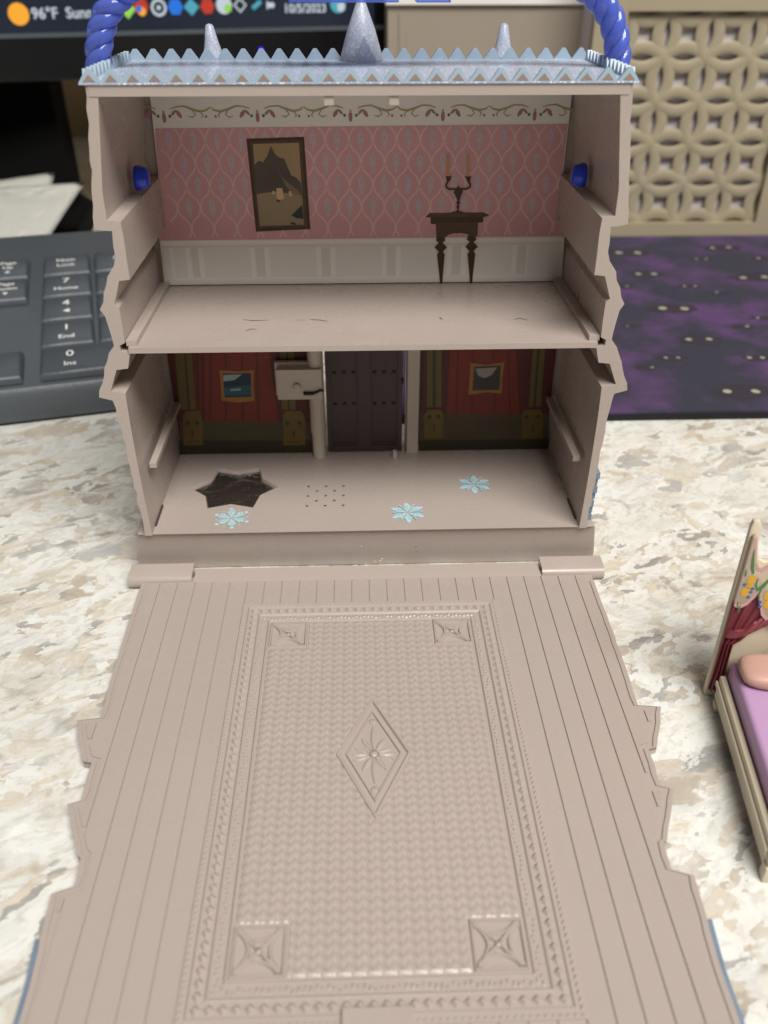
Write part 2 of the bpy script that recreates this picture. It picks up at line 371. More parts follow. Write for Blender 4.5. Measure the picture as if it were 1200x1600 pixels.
def circ(cx, cy, r, n=16, ry=None, rot=0):
    ry = r if ry is None else ry; out = []
    for k in range(n):
        a = 2*math.pi*k/n; x, y = r*math.cos(a), ry*math.sin(a)
        out.append((cx+x*math.cos(rot)-y*math.sin(rot), cy+x*math.sin(rot)+y*math.cos(rot)))
    return out
def ribbon(pts, w):
    """polyline -> list of quads (2d) of width w"""
    out = []; P = [Vector(p) for p in pts]; L, Rr = [], []
    for k, p in enumerate(P):
        t = (P[min(k+1, len(P)-1)]-P[max(k-1, 0)]).normalized(); n = Vector((-t.y, t.x))
        ww = (w[k] if isinstance(w, (list, tuple)) else w)/2
        L.append(p+n*ww); Rr.append(p-n*ww)
    return [(L[k], L[k+1], Rr[k+1], Rr[k]) for k in range(len(P)-1)]

# ------------------------------------------------------------------ setting
b = B(); b.box(-90, 90, -45, 60, -3.5, 0, 'counter'); b.bevel(.3, 3)
o = b.done('countertop', c=(0, 0, 0)); o['kind'] = 'structure'
b = B(); b.box(-90, 90, 60.05, 62, -3.5, 70, 'wall'); o = b.done('wall'); o['kind'] = 'structure'

# ------------------------------------------------------------------ castle playset
castle = thing('castle_playset', (0, 2, 0), 'taupe plastic toy castle with blue rope handle, its front wall folded down on the counter', 'toy castle')
DEP = 3.95
OUT_PX = [(133, 134), (135, 170), (138, 215), (140, 250), (143, 300), (145, 340), (147, 357), (160, 360), (175, 361), (177, 385), (178, 415), (168, 432), (162, 458), (156, 484), (164, 494), (170, 512), (176, 532), (178, 541), (170, 552), (163, 575), (155, 610), (155, 621), (176, 626), (183, 648), (192, 684), (205, 740), (216, 790), (226, 836)]
INN_PX = [(154, 152), (157, 230), (160, 300), (167, 344), (188, 347), (193, 370), (198, 405), (203, 437), (186, 439), (179, 475), (186, 481), (191, 508), (195, 536), (187, 540), (189, 549), (203, 552), (200, 576), (182, 578), (173, 611), (196, 615), (203, 660), (214, 720), (226, 780), (238, 836)]
def halves(px):
    out = []
    for x, y in px:
        p = Py(x, y, 0); out.append((abs(p.x), p.z))
    return out
OUT = halves(OUT_PX); INN = halves(INN_PX)
Z0 = 1.17
OUT[-1] = (OUT[-1][0], Z0-.02); INN[-1] = (INN[-1][0], Z0-.02)
ZC, ZR = 10.55, 10.74
OUT[0] = (OUT[0][0], ZR); INN[0] = (INN[0][0], ZC+.05)
def rough(pr, amp, step=.16):
    out = []
    for k in range(len(pr)-1):
        a, c = Vector(pr[k]), Vector(pr[k+1]); n = max(1, int((c-a).length/step)); t = (c-a).normalized(); nn = Vector((-t.y, t.x))
        for j in range(n):
            q = a.lerp(c, j/n)
            if j: q = q+nn*random.uniform(-amp, amp*.3)
            out.append((q.x, q.y))
    out.append(pr[-1]); return out
for sgn in (-1, 1):
    orough = rough(OUT, .035)
    poly = [(sgn*x, z) for x, z in orough]+[(sgn*x, z) for x, z in INN[::-1]]
    no = len(orough)-1
    def ms(k, no=no, orough=orough):
        if k >= no: return 'taupe2'
        z = orough[k][1]
        return 'bluegrey' if (4.7 < z < 5.6 or 6.5 < z < 7.3 or z > 8.3 or (z < 2.7 and sgn > 0)) else 'taupe2'
    b = B(); b.prism(poly, 'xz', 0, DEP, 'taupe2', ms)
    b.bevel(.05, 3, 40, lambda e: abs(e.verts[0].co.y) < 1e-4 and abs(e.verts[1].co.y) < 1e-4)
    w = b.done('side_wall', castle, smooth_ang=30)
    # ledge rail across the lower room, floor rail in the upper room
    xi = 4.955
    b = B(); b.prism([(.55, 2.68), (3.8, 2.68), (3.8, 2.80), (.55, 2.80)], 'yz', sgn*(xi-.10), sgn*(xi+.06), 'taupe2'); b.bevel(.03)
    b.done('ledge_rail', w)
    b = B(); b.prism([(.06, 5.87), (3.8, 5.87), (3.8, 5.99), (.06, 5.99)], 'yz', sgn*4.70, sgn*4.92, 'taupe2'); b.bevel(.04)
    b.done('floor_rail', w)
    b = B(); b.prism([(.35, Z0+.005), (1.25, Z0+.005), (1.25, Z0+.05), (.35, Z0+.05)], 'yz', sgn*(INN[-1][0]-.035), sgn*(INN[-1][0]+.03), 'hole'); b.done('floor_joint', w)
    # carved stones on the outer face
    for k in range(7 if sgn > 0 else 0):
        z = 1.35+.19*k; y0 = .03+.06*(k % 2)
        bx = next(OUT[i][0]+(OUT[i+1][0]-OUT[i][0])*(z-OUT[i][1])/(OUT[i+1][1]-OUT[i][1]) for i in range(len(OUT)-1, -1, -1) if i+1 < len(OUT) and OUT[i+1][1] <= z <= OUT[i][1])
        b = B(); b.box(sgn*(bx-.03), sgn*(bx+.075+.03*random.random()), y0, y0+.55, z, z+.165, 'bluegrey'); b.bevel(.025); b.done('stone', w)

# back shell with the doorway
poly = [(-1.10, Z0), (-1.10, 5.0), (1.10, 5.0), (1.10, Z0)]+[(x, z) for x, z in OUT[::-1]]+[(-x, z) for x, z in OUT]
b = B(); b.prism(poly, 'xz', DEP+.002, DEP+.2, 'taupe2'); b.done('back_wall', castle)
# upper floor
b = B(); b.box(-4.87, 4.87, -.03, DEP-.02, 5.745, 5.87, 'taupe'); b.bevel(.045, 3, 30, lambda e: abs(e.verts[0].co.y+.03) < 1e-4 and abs(e.verts[1].co.y+.03) < 1e-4)
ufl = b.done('upper_floor', castle, smooth_ang=40)
for pts, wd in (([(380, 499), (395, 501), (420, 500)], .030), ([(384, 517), (392, 514), (402, 514)], .028), ([(462, 500), (478, 500)], .022), ([(484, 499), (500, 500), (512, 502)], .030), ([(687, 496), (691, 499)], .06), ([(803, 499), (812, 497), (824, 500)], .030), ([(462, 452), (470, 452)], .03), ([(528, 455), (534, 454)], .04), ([(790, 446), (798, 447)], .04)):
    p2 = [Pz(x, y, 5.874) for x, y in pts]; b = B()
    for q in ribbon([(p.x, p.y) for p in p2], [wd*.5]+[wd]*(len(p2)-2)+[wd*.4]): b.face([(v.x, v.y, 5.874) for v in q], 'scuff')
    b.done('scuff_mark', ufl)

# base with the star recess
def star(cx, cy, r1, r2, rot, n=6):
    return [(cx+(r1 if k % 2 == 0 else r2)*math.cos(rot+math.pi*k/n), cy+(r1 if k % 2 == 0 else r2)*math.sin(rot+math.pi*k/n)) for k in range(2*n)]
ST = star(-3.38, 2.1, 1.13, .80, R(0))
b = B(); bm = b.bm; BW = 5.45
rect = [(-BW+.05, .02), (BW-.05, .02), (BW, 4.25), (-BW, 4.25)]
prof = [(0, 0), (-.03, -.006), (-.06, -.025), (-.082, -.055), (-.095, -.095), (-.15, -.50), (-.19, -.82), (-.20, -.93), (-.205, -1.14)]     # outward, down
ti = b.mi('taupe')
rings = []
for off, dz in prof:
    rings.append([bm.verts.new((x+(-off if x > 0 else off)*1.0, y+(off if y < 0 else -off), Z0+dz)) for x, y in rect])
for q in range(len(rings)-1):
    for j in range(4):
        f = bm.faces.new((rings[q][j], rings[q][(j+1) % 4], rings[q+1][(j+1) % 4], rings[q+1][j])); f.material_index = ti
bm.faces.new(rings[-1])
sv = [bm.verts.new((x, y, Z0)) for x, y in ST]; sv2 = [bm.verts.new((x+( -3.38-x)*.03, y+(2.1-y)*.03, Z0-.05)) for x, y in ST]; sv3 = [bm.verts.new((x+(-3.38-x)*.05, y+(2.1-y)*.05, Z0-.22)) for x, y in ST]
se = [bm.edges.new((sv[k], sv[(k+1) % 12])) for k in range(12)]
oe = [bm.edges.get((rings[0][k], rings[0][(k+1) % 4])) for k in range(4)]
bmesh.ops.triangle_fill(bm, edges=se+oe, use_beauty=True, use_dissolve=False)
for k in range(12):
    bm.faces.new((sv[k], sv[(k+1) % 12], sv2[(k+1) % 12], sv2[k])); bm.faces.new((sv2[k], sv2[(k+1) % 12], sv3[(k+1) % 12], sv3[k]))
base = b.done('base', castle, smooth_ang=35)
b = B(); b.prism([(x+(-3.38-x)*.04, y+(2.1-y)*.04) for x, y in ST], 'xy', Z0-.20, Z0-.09, 'foil'); mir = b.done('star_mirror', base); mir['label'] = 'dark crumpled foil star sunk in the floor'
hp = []
for r_ in range(5):
    for c_ in ((0, 2, 4) if r_ % 2 == 0 else (1, 3)): hp.append((-1.48+.225*c_, 2.08-.232*r_))
for x, y in hp:
    b = B(); b.prism(circ(x, y, .036, 8), 'xy', Z0-.02, Z0+.003, 'hole'); b.done('speaker_hole', base)
def flake(cx, cy, r, rot, kind):
    b = B(); z = Z0+.004; i = 0
    def leaf(a, r0, r1, w, z):
        d = Vector((math.cos(a), math.sin(a))); n = Vector((-d.y, d.x)); c0 = Vector((cx, cy))
        pts = [c0+d*r0, c0+d*(r0+(r1-r0)*.5)+n*w, c0+d*(r0+(r1-r0)*.8)+n*w*.75, c0+d*r1, c0+d*(r0+(r1-r0)*.8)-n*w*.75, c0+d*(r0+(r1-r0)*.5)-n*w]
        b.face([(p.x, p.y, z) for p in pts], 'flake')
    def stick(a0, off, a1, L_, w, z):
        d = Vector((math.cos(a0), math.sin(a0))); s0 = Vector((cx, cy))+d*off; e = s0+Vector((math.cos(a1), math.sin(a1)))*L_
        for q in ribbon([s0, e], w): b.face([(v.x, v.y, z) for v in q], 'flake')
    for k in range(6):
        a = rot+k*math.pi/3; zz = z+.0012*k
        leaf(a, .05*r, (.74 if kind else 1.0)*r, (.15 if kind else .165)*r, zz)
        if kind: b.face([(x, y, zz) for x, y in circ(cx+.88*r*math.cos(a), cy+.88*r*math.sin(a), .105*r, 10)], 'flake')
        for sg in (-1, 1):
            stick(a, .33*r, a+sg*R(38), .34*r, .085*r, zz+.009); stick(a, .52*r, a+sg*R(38), .26*r, .075*r, zz+.011)
        a2 = a+math.pi/6
        if kind: b.face([(x, y, zz) for x, y in circ(cx+.78*r*math.cos(a2), cy+.78*r*math.sin(a2), .045*r, 8)], 'flake')
        else:
            stick(a2, .15*r, a2, .60*r, .05*r, zz+.018); b.face([(x, y, zz+.02) for x, y in circ(cx+.76*r*math.cos(a2), cy+.76*r*math.sin(a2), .06*r, 8)], 'flake')
    o = b.done('snowflake_print', base, recalc=False); return o
for (px, py), r_, rot, kd in (((362, 810), .47, R(97), 1), ((637, 801), .46, R(92), 0), ((741, 757), .46, R(86), 0)):
    p = Pz(px, py, Z0); flake(p.x, p.y, r_, rot, kd)
# hinge tabs at the foot of the base
for x0, x1 in ((-5.68, -4.18), (4.18, 5.68)):
    b = B(); pr = [(-.05, .36), (-.46, .33), (-.56, .27), (-.60, .16), (-.58, .06), (-.52, .01), (-.05, .01)]
    b.prism(pr, 'yz', x0, x1, 'taupe'); b.bevel(.04, 2, 35); b.done('hinge_tab', castle, smooth_ang=50)
# grit and nicks on the base front
for px, py, r_, mk in ((587, 859, .025, 'vine'), (594, 876, .018, 'card_hi'), (597, 873, .018, 'card_hi'), (586, 877, .016, 'card_hi'), (650, 854, .016, 'hole'), (652, 862, .012, 'hole'), (565, 853, .012, 'card_hi'), (788, 862, .014, 'hole')):
    p = Py(px, py, -.1); b = B(); b.lathe([(.001, -.012), (r_, 0), (.001, .012)], (p.x, -.108, p.z), mk, 6, 'y'); b.done('grit', base)

# roof: plate, fascia, teeth, ice cones
b = B(); b.box(-4.79, 4.79, -.012, DEP, ZC, ZR-.005, 'taupe2'); b.bevel(.03, 2, 30, lambda e: abs(e.verts[0].co.y+.012) < 1e-4 and abs(e.verts[1].co.y+.012) < 1e-4)
roof = b.done('roof', castle)
b = B(); b.box(-4.93, 4.93, -.04, DEP+.02, ZR, ZR+.03, 'roofglit'); b.done('roof_top', roof)
for px in (514, 616):
    p = Py(px, 157, .02); b = B(); b.box(p.x-.085, p.x+.085, .02, .16, ZC-.16, ZC-.0005, 'taupe2'); b.bevel(.02); b.done('latch_stop', roof)
TP = 9.86/26; ZT = ZR+.03
def tooth(th, recess):
    b = B(); h = .21; w = TP/2; pts = [(-w, 0), (-w*.93, .02), (-.035, h), (.035, h), (w*.93, .02), (w, 0)]
    b.prism(pts, 'xz', -th, th, 'ice'); b.bevel(.018, 1)
    if recess:
        b.prism([(-w*.56, .018), (0, h*.62), (w*.56, .018)], 'xz', -th-.006, -th-.0035, 'tooth_in')
    return b.mesh('tooth', c=(0, 0, 0))[0]
tf, tb = tooth(.05, True), tooth(.05, False)
for k in range(26):
    x = -4.93+TP*(k+.5)
    place('front_tooth', tf, (x, .012, ZT), roof); 
    if not (11 < k < 14): place('back_tooth', tb, (x, 3.82, ZT), roof)
b = B(); w = .135; b.prism([(-w, 0), (-.03, .19), (.03, .19), (w, 0)], 'yz', -.05, .05, 'ice'); b.bevel(.018, 1); ts = b.mesh('side_tooth', c=(0, 0, 0))[0]
for sg in (-1, 1):
    for k in range(13): place('side_tooth', ts, (sg*4.87, .20+.27*(k+.5), ZT), roof)
def cone(x, y, r, h, tip, name, lean=0):
    b = B(); b.lathe([(r, 0), (r*.97, .03), (r*.62, h*.5), (tip*1.25, h*.93), (tip*.8, h*.98), (tip*.2, h)], (x, y, 0), 'cone', 20)
    for v in b.bm.verts: v.co.x += lean*v.co.z; v.co.z += ZT
    return b.done(name, roof)
cone(-3.13, 4.05, .235, .66, .07, 'ice_cone', -.05); cone(3.1, 4.05, .235, .66, .07, 'ice_cone', -.02)
big = cone(.04, 3.62, .47, 1.15, .075, 'ice_cone')
b = B(); b.prism([(-.23, 0), (.0, .47), (.26, 0)], 'xz', 3.08, 3.5, 'cone')
for v in b.bm.verts:
    v.co.x += .10; v.co.z += ZT
    if v.co.y < 3.2 and v.co.z > ZT+.2: v.co.y += .12
b.bevel(.02, 1); b.done('gable', big)

# handle: twisted rope arch
A_, HB, HC, HY = 5.14, 3.74, 8.75, 2.05
path = []
for k in range(601):
    t = math.pi*k/600; c_, s_ = math.cos(t), math.sin(t); e = 2/5.0
    path.append(Vector((A_*math.copysign(abs(c_)**e, c_), HY, HC+HB*(s_**e))))
dense = [path[0]]
for p in path[1:]:
    while (p-dense[-1]).length > .05: dense.append(dense[-1]+(p-dense[-1]).normalized()*.05)
dense = [p for p in dense if p.z > ZR-.35]
b = B()
for st_ in range(3):
    hx = []
    for k, p in enumerate(dense):
        t = (dense[min(k+1, len(dense)-1)]-dense[max(k-1, 0)]).normalized(); n = Vector((t.z, 0, -t.x)); a = 2*math.pi*(k*.05/.95+st_/3)
        hx.append(p+(n*math.cos(a)+Vector((0, 1, 0))*math.sin(a))*.118)
    b.tube(hx, .148, 'blue', 12)
han = b.done('handle', castle)
for sg in (-1, 1):
    b = B(); b.box(sg*5.115, sg*5.24, HY-.22, HY+.22, HC-.25, ZR-.30, 'blue'); b.bevel(.04); b.done('handle_arm', han)
for px0, px1 in ((453, 622), (650, 702)):
    p0, p1 = Py(px0, 3, HY), Py(px1, 3, HY); b = B(); b.box(p0.x, p1.x, HY-.3, HY+.3, p0.z, p0.z+.7, 'blue'); b.bevel(.06, 2); b.done('grip', han)
for sg in (-1, 1):
    b = B(); b.lathe([(.24, 0), (.255, .05), (.20, .24), (.17, .27), (.02, .275)], (0, 0, 0), 'bluesolid', 14, 'x')
    xw = 4.72
    for v in b.bm.verts: v.co = Vector((sg*(xw-v.co.x), v.co.y+2.15, v.co.z+8.74))
    b.done('pivot_peg', han)

# ------------------------------------------------------------------ upper printed card
YC = DEP-.07
b = B(); b.prism([(-4.55, 10.54), (-4.62, 8.42), (-4.72, 8.40), (-4.80, 7.0), (-4.84, 5.9), (4.92, 5.9), (4.86, 7.0), (4.72, 8.40), (4.66, 8.42), (4.66, 10.54)], 'xz', YC, YC+.05, 'card')
card = b.done('upper_room_card', castle); card['label'] = 'card printed with pink wallpaper, picture and side table'
ZP0, ZP1 = 6.97, 9.47
b = B(); b.prism([(-4.55, ZP1-.05), (-4.62, 8.42), (-4.72, 8.40), (-4.78, ZP0), (4.84, ZP0+.02), (4.70, 8.40), (4.64, 8.42), (4.64, ZP1)], 'xz', YC-.006, YC-.002, 'pink')
b.done('wallpaper', card)
b = B(); PX, PZ = .535, .97
def inside(x, z): return -4.5 < x < 4.6 and ZP0+.03 < z < ZP1-.03
for col in range(-10, 11):
    for sg in (-1, 1):
        run = []
        zs = [ZP0+.02+i*.04 for i in range(62)]
        for z in zs:
            u = (z-8.2)/PZ*2*math.pi
            c_ = math.cos(u); x = col*PX+sg*(PX*.25+.235*PX*math.copysign(abs(c_)**.75, c_)*(1 if col % 1 == 0 else -1))
            if inside(x, z) and z < ZP1-.03: run.append((x, z))
            else:
                if len(run) > 1:
                    for q in ribbon(run, .036): b.face([(v.x, YC-.008-.001*(sg > 0), v.y) for v in q], 'pink_hi')
                run = []
        if len(run) > 1:
            for q in ribbon(run, .036): b.face([(v.x, YC-.008-.001*(sg > 0), v.y) for v in q], 'pink_hi')
for col in range(-10, 11):
    for half in (0, 1):
        for row in range(-4, 5):
            x = (col+.5*half)*PX; z = 8.2+(row+.5*half)*PZ
            if not (inside(x-.1, z-.24) and inside(x+.1, z+.24)): continue
            pts = [(0, .24), (.035, .16), (.085, .10), (.06, .02), (.08, -.05), (.03, -.10), (.05, -.17), (0, -.25), (-.05, -.17), (-.03, -.10), (-.08, -.05), (-.06, .02), (-.085, .10), (-.035, .16)]
            b.face([(x+p[0], YC-.011, z+p[1]) for p in pts], 'lav')
            b.face([(x+p[0], YC-.0125, z+.06+p[1]) for p in circ(0, 0, .018, 6)], 'vine')
            b.face([(x+p[0], YC-.0125, z+.43+p[1]) for p in circ(0, 0, .04, 4)], 'lav') if inside(x, z+.47) else None
b.done('damask_print', card, recalc=False)
# floral border
b = B(); zb = 9.76
for k in range(-2, 3):
    cx = k*2.05-.22
    for sg in (-1, 1):
        def add(pts, w, mk='vine', dy=0):
            for q in ribbon([(cx+sg*x, zb+z) for x, z in pts], w): b.face([(v.x, YC-.004-dy, v.y) for v in q], mk)
        add([(.16, .06), (.3, .10), (.46, .11), (.62, .05), (.80, .0), (.95, .03), (1.02, .09)], [.02, .03, .035, .045, .05, .035, .02])
        add([(.62, .05), (.70, -.06), (.62, -.12), (.53, -.09)], [.03, .03, .03, .015], dy=.001)
        add([(.80, .0), (.86, -.08), (.82, -.13)], [.03, .03, .015], dy=.001)
        b.face([(cx+sg*.33+x, YC-.005, zb-.05+z) for x, z in circ(0, 0, .045, 6, .10, sg*.6)], 'bud')
        b.face([(cx+sg*.22+x, YC-.0062, zb-.02+z) for x, z in circ(0, 0, .03, 6, .08, -sg*.8)], 'bud')
        b.face([(cx+sg*.13+x, YC-.0055, zb-.09+z) for x, z in circ(0, 0, .035, 6)], 'leaf')
        b.face([(cx+sg*.92+x, YC-.0055, zb-.10+z) for x, z in circ(0, 0, .03, 6)], 'bud')
    b.face([(cx+x, YC-.005, zb-.12+z) for x, z in circ(0, 0, .045, 8, .11)], 'bud')
    b.face([(cx+x, YC-.0055, zb+.0+z) for x, z in circ(0, 0, .03, 6)], 'vine')
b.done('floral_border', card, recalc=False)
# wainscot
b = B()
def rect(x0, x1, z0, z1, mk, y): b.face([(x0, y, z0), (x1, y, z0), (x1, y, z1), (x0, y, z1)], mk)
rect(-4.76, 4.83, 6.87, 6.95, 'card_hi', YC-.004); rect(-4.76, 4.83, 6.80, 6.83, 'card_lo', YC-.004)
rect(-4.80, 4.88, 6.02, 6.06, 'card_hi', YC-.004); rect(-4.80, 4.88, 5.93, 5.96, 'card_lo', YC-.004)
x = -4.6
for wd, kind in [(.42, 0), (.30, 1)]+[(1.24, 0), (.34, 1)]*6:
    if x+wd > 4.75: break
    rect(x, x+.07, 6.07, 6.79, 'card_hi', YC-.005); rect(x+wd-.05, x+wd, 6.07, 6.79, 'card_hi', YC-.005)
    if kind: rect(x+.07, x+wd-.05, 6.09, 6.77, 'card_lo', YC-.0045)
    x += wd
b.done('wainscot_print', card, recalc=False)
# framed picture print (generic mountain scene)
def flatpx(pts, Y, mk, b): b.face([tuple(Py(x, y, Y)) for x, y in pts], mk)
b = B()
flatpx([(385, 217), (475, 214), (485, 358), (400, 362)], YC-.016, 'brownp', b)
flatpx([(390, 221), (471, 219), (480, 354), (404, 357)], YC-.018, 'brownp2', b)
flatpx([(395, 225), (467, 223), (475, 351), (406, 353)], YC-.020, 'sepia', b)
flatpx([(401, 303), (472, 306), (475, 351), (406, 353)], YC-.022, 'sepia_lo', b)
flatpx([(398, 257), (405, 251), (411, 254), (418, 243), (423, 228), (430, 241), (436, 246), (444, 248), (449, 260), (455, 274), (462, 277), (470, 285), (472, 306), (452, 302), (430, 300), (401, 303)], YC-.024, 'mount', b)
flatpx([(434, 264), (442, 278), (452, 287), (466, 297), (471, 306), (456, 303), (446, 290)], YC-.026, 'mount2', b)
flatpx([(432, 294), (441, 294), (444, 310), (439, 313), (432, 311)], YC-.026, 'boat', b); flatpx([(451, 299), (455, 298), (457, 306), (452, 307)], YC-.026, 'boat', b); flatpx([(425, 299), (429, 298), (430, 303), (425, 304)], YC-.026, 'boat', b)
flatpx([(455, 337), (472, 320), (474, 342), (464, 341)], YC-.026, 'rock', b); flatpx([(453, 347), (461, 348), (463, 351), (456, 351)], YC-.026, 'rock', b); flatpx([(432, 311), (439, 313), (437, 316), (432, 315)], YC-.028, 'brownp2', b)
b.done('picture_print', card, recalc=False)
# side table and candelabra print
b = B(); Y1 = YC-.016
flatpx([(664, 339), (672, 333), (755, 332), (765, 336), (758, 339), (672, 340)], Y1, 'brownp2', b)
flatpx([(673, 339.6), (755, 338.5), (755, 347), (749, 348), (680, 350), (673, 350)], Y1-.002, 'brownp', b)
flatpx([(681, 348), (747, 347), (746, 369), (735, 370), (731, 366), (722, 364.5), (710, 364.5), (700, 367), (696, 371), (682, 372)], Y1-.004, 'brownp2', b)
def leg(cx, top, bot, Y):
    pr = [(0, 7), (.04, 6), (.07, 8), (.12, 3), (.15, 5), (.22, 10), (.28, 5), (.31, 3.2), (.36, 6), (.5, 5), (.75, 3), (1, 1.6)]
    L_ = [(cx-w+t*(1 if cx < 700 else -1), top+(bot-top)*t) for t, w in pr]; Rr = [(cx+w+t*(1 if cx < 700 else -1), top+(bot-top)*t) for t, w in pr]
    flatpx(L_+Rr[::-1], Y, 'brownp', b)
leg(688.5, 370, 446, Y1-.006); leg(737, 369, 445, Y1-.006)
flatpx([(702, 332.8), (709, 331), (714, 330), (714, 326), (713, 323), (715, 320), (712.5, 317), (715, 314), (711, 304), (708, 300), (712, 297), (716, 290), (719, 296), (724, 299), (721, 304), (718, 314), (719.5, 317), (717, 320), (718, 323), (717, 326), (717, 330), (722, 331), (728, 332.5)], Y1-.007, 'brownp', b)
for sg in (-1, 1):
    cx = 716
    pts = [(0, 296), (8, 295.5), (14, 296), (18, 293), (19, 289), (17, 286), (15, 281), (15, 278)] if sg < 0 else [(0, 296), (8, 295.5), (14, 295), (18.5, 292), (19, 288), (16.5, 285), (16, 280), (16, 277.5)]
    pw = [Py(cx+sg*x, y, Y1-.009) for x, y in pts]
    for q in ribbon([(p.x, p.z) for p in pw], .045): b.face([(v.x, Y1-.009, v.y) for v in q], 'brownp')
    ex = cx+sg*15.5
    flatpx([(ex-5, 275.5), (ex+5, 275.5), (ex+4, 278), (ex+3, 283), (ex-2, 283), (ex-3.5, 278)], Y1-.011, 'brownp', b)
    flatpx([(ex-3, 243), (ex-1, 238), (ex+1, 243), (ex+2.2, 275.4), (ex-2.6, 275.4)], Y1-.008, 'candle', b)
b.done('side_table_print', card, recalc=False)

# ------------------------------------------------------------------ lower printed cards
YL = DEP-.07
def lower(side):
    b = B()
    if side < 0:
        x0, x1 = Py(262, 560, YL).x, Py(482, 560, YL).x
        b.box(x0, x1, YL, YL+.05, Z0+.01, 5.70, 'red_lo'); c = b.done('lower_room_card', castle)
    else:
        x0, x1 = Py(660, 560, YL).x, Py(868, 560, YL).x
        b.box(x0, x1, YL, YL+.05, Z0+.01, 5.70, 'red_lo'); c = b.done('lower_room_card', castle)
    c['label'] = 'card printed with red wall, columns and small '+('teal' if side < 0 else 'grey')+' picture'
    b = B(); y = YL-.004
    q = lambda pts, mk, d: flatpx(pts, YL-d, mk, b)
    if side < 0:
        q([(318, 500), (414, 500), (435, 660), (320, 660)], 'red', .004)
        q([(310, 500), (313, 500), (316, 660), (312, 660)], 'red', .0045); q([(302, 500), (304, 500), (308, 660), (306, 660)], 'red', .005)
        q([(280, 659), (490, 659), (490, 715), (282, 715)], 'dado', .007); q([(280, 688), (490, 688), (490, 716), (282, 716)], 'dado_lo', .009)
        for fx in (330, 352, 376, 398): q([(fx, 500), (fx+1.6, 500), (fx+(fx-360)*.12+3, 658), (fx+(fx-360)*.12, 658)], 'red_lo', .0055)
        cols = [(270, 284, 287, 296, 284, 318), (436, 446, 449, 458, 440, 478)]
        for a0, a1, a2, a3, k0, k1 in cols:
            sl = 10 if a0 < 300 else 4
            q([(a0, 500), (a1, 500), (a1+sl, 640), (a0+sl, 640)], 'colm', .010); q([(a2, 500), (a3, 500), (a3+sl, 640), (a2+sl, 640)], 'colm', .010); q([(a1, 500), (a2, 500), (a2+sl, 640), (a1+sl, 640)], 'colm_lo', .0105)
            q([(k0+2, 648), (k0+6, 642), (k1-7, 642), (k1-3, 648), (k1-1, 660), (k1-1, 695), (k0+3, 696), (k0+2, 660)], 'capit', .012)
            for ex in (k0+9, k1-10): q(circ(ex, 661, 3.2, 8), 'green', .014)
            q([((k0+k1)/2-1.5, 673), ((k0+k1)/2+1, 673), ((k0+k1)/2+1, 684), ((k0+k1)/2-1.5, 684)], 'brownp2', .014); q([(k0+7, 690), (k1-6, 689), (k1-6, 691), (k0+7, 692)], 'brownp2', .014)
        q([(343, 578), (370, 580), (397, 578), (396, 600), (398, 626), (372, 629), (346, 626), (345, 600)], 'gold', .010)
        q([(348, 584), (392, 583), (393, 620), (351, 621)], 'navy', .012); q([(349, 586), (378, 585), (366, 594), (349, 596)], 'teal_hi', .014)
        q([(350, 605), (392, 602), (393, 617), (351, 618)], 'teal', .013); q([(360, 608), (376, 607), (376, 610), (360, 611)], 'teal_hi', .015)
    else:
        q([(706, 500), (803, 500), (812, 648), (698, 648)], 'red', .004)
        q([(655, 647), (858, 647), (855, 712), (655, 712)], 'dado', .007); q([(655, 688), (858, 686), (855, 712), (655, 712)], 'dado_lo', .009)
        for fx in (716, 738, 770, 792): q([(fx, 500), (fx+1.6, 500), (fx+(fx-755)*.1+2.5, 646), (fx+(fx-755)*.1, 646)], 'red_lo', .0055)
        for a0, a1, a2, a3, k0, k1 in [(667, 676, 681, 690, 662, 694), (836, 843, 847, 855, 814, 850)]:
            sl = 0 if a0 < 700 else -10
            q([(a0, 500), (a1, 500), (a1+sl, 636), (a0+sl, 636)], 'colm', .010); q([(a2, 500), (a3, 500), (a3+sl, 636), (a2+sl, 636)], 'colm', .010); q([(a1, 500), (a2, 500), (a2+sl, 636), (a1+sl, 636)], 'colm_lo', .0105)
            q([(k0+1, 648), (k0+6, 640), (k1-6, 640), (k1-1, 648), (k1-2, 684), (k0+1, 685)], 'capit', .012)
            for ex in (k0+9, k1-9): q(circ(ex, 651, 3.2, 8), 'green', .014)
            q([((k0+k1)/2-1, 664), ((k0+k1)/2+1.5, 664), ((k0+k1)/2+1.5, 675), ((k0+k1)/2-1, 675)], 'brownp2', .014)
        q([(735, 567), (760, 570), (788, 566), (785, 590), (784, 615), (760, 613), (732, 617), (734, 590)], 'gold', .010)
        q([(741, 573), (783, 571), (780, 609), (738, 610)], 'greyd', .012); q([(743, 576), (777, 574), (768, 586), (757, 591), (747, 587)], 'greyp', .014)
    b.done('wall_print', c, recalc=False)
lower(-1); lower(1)

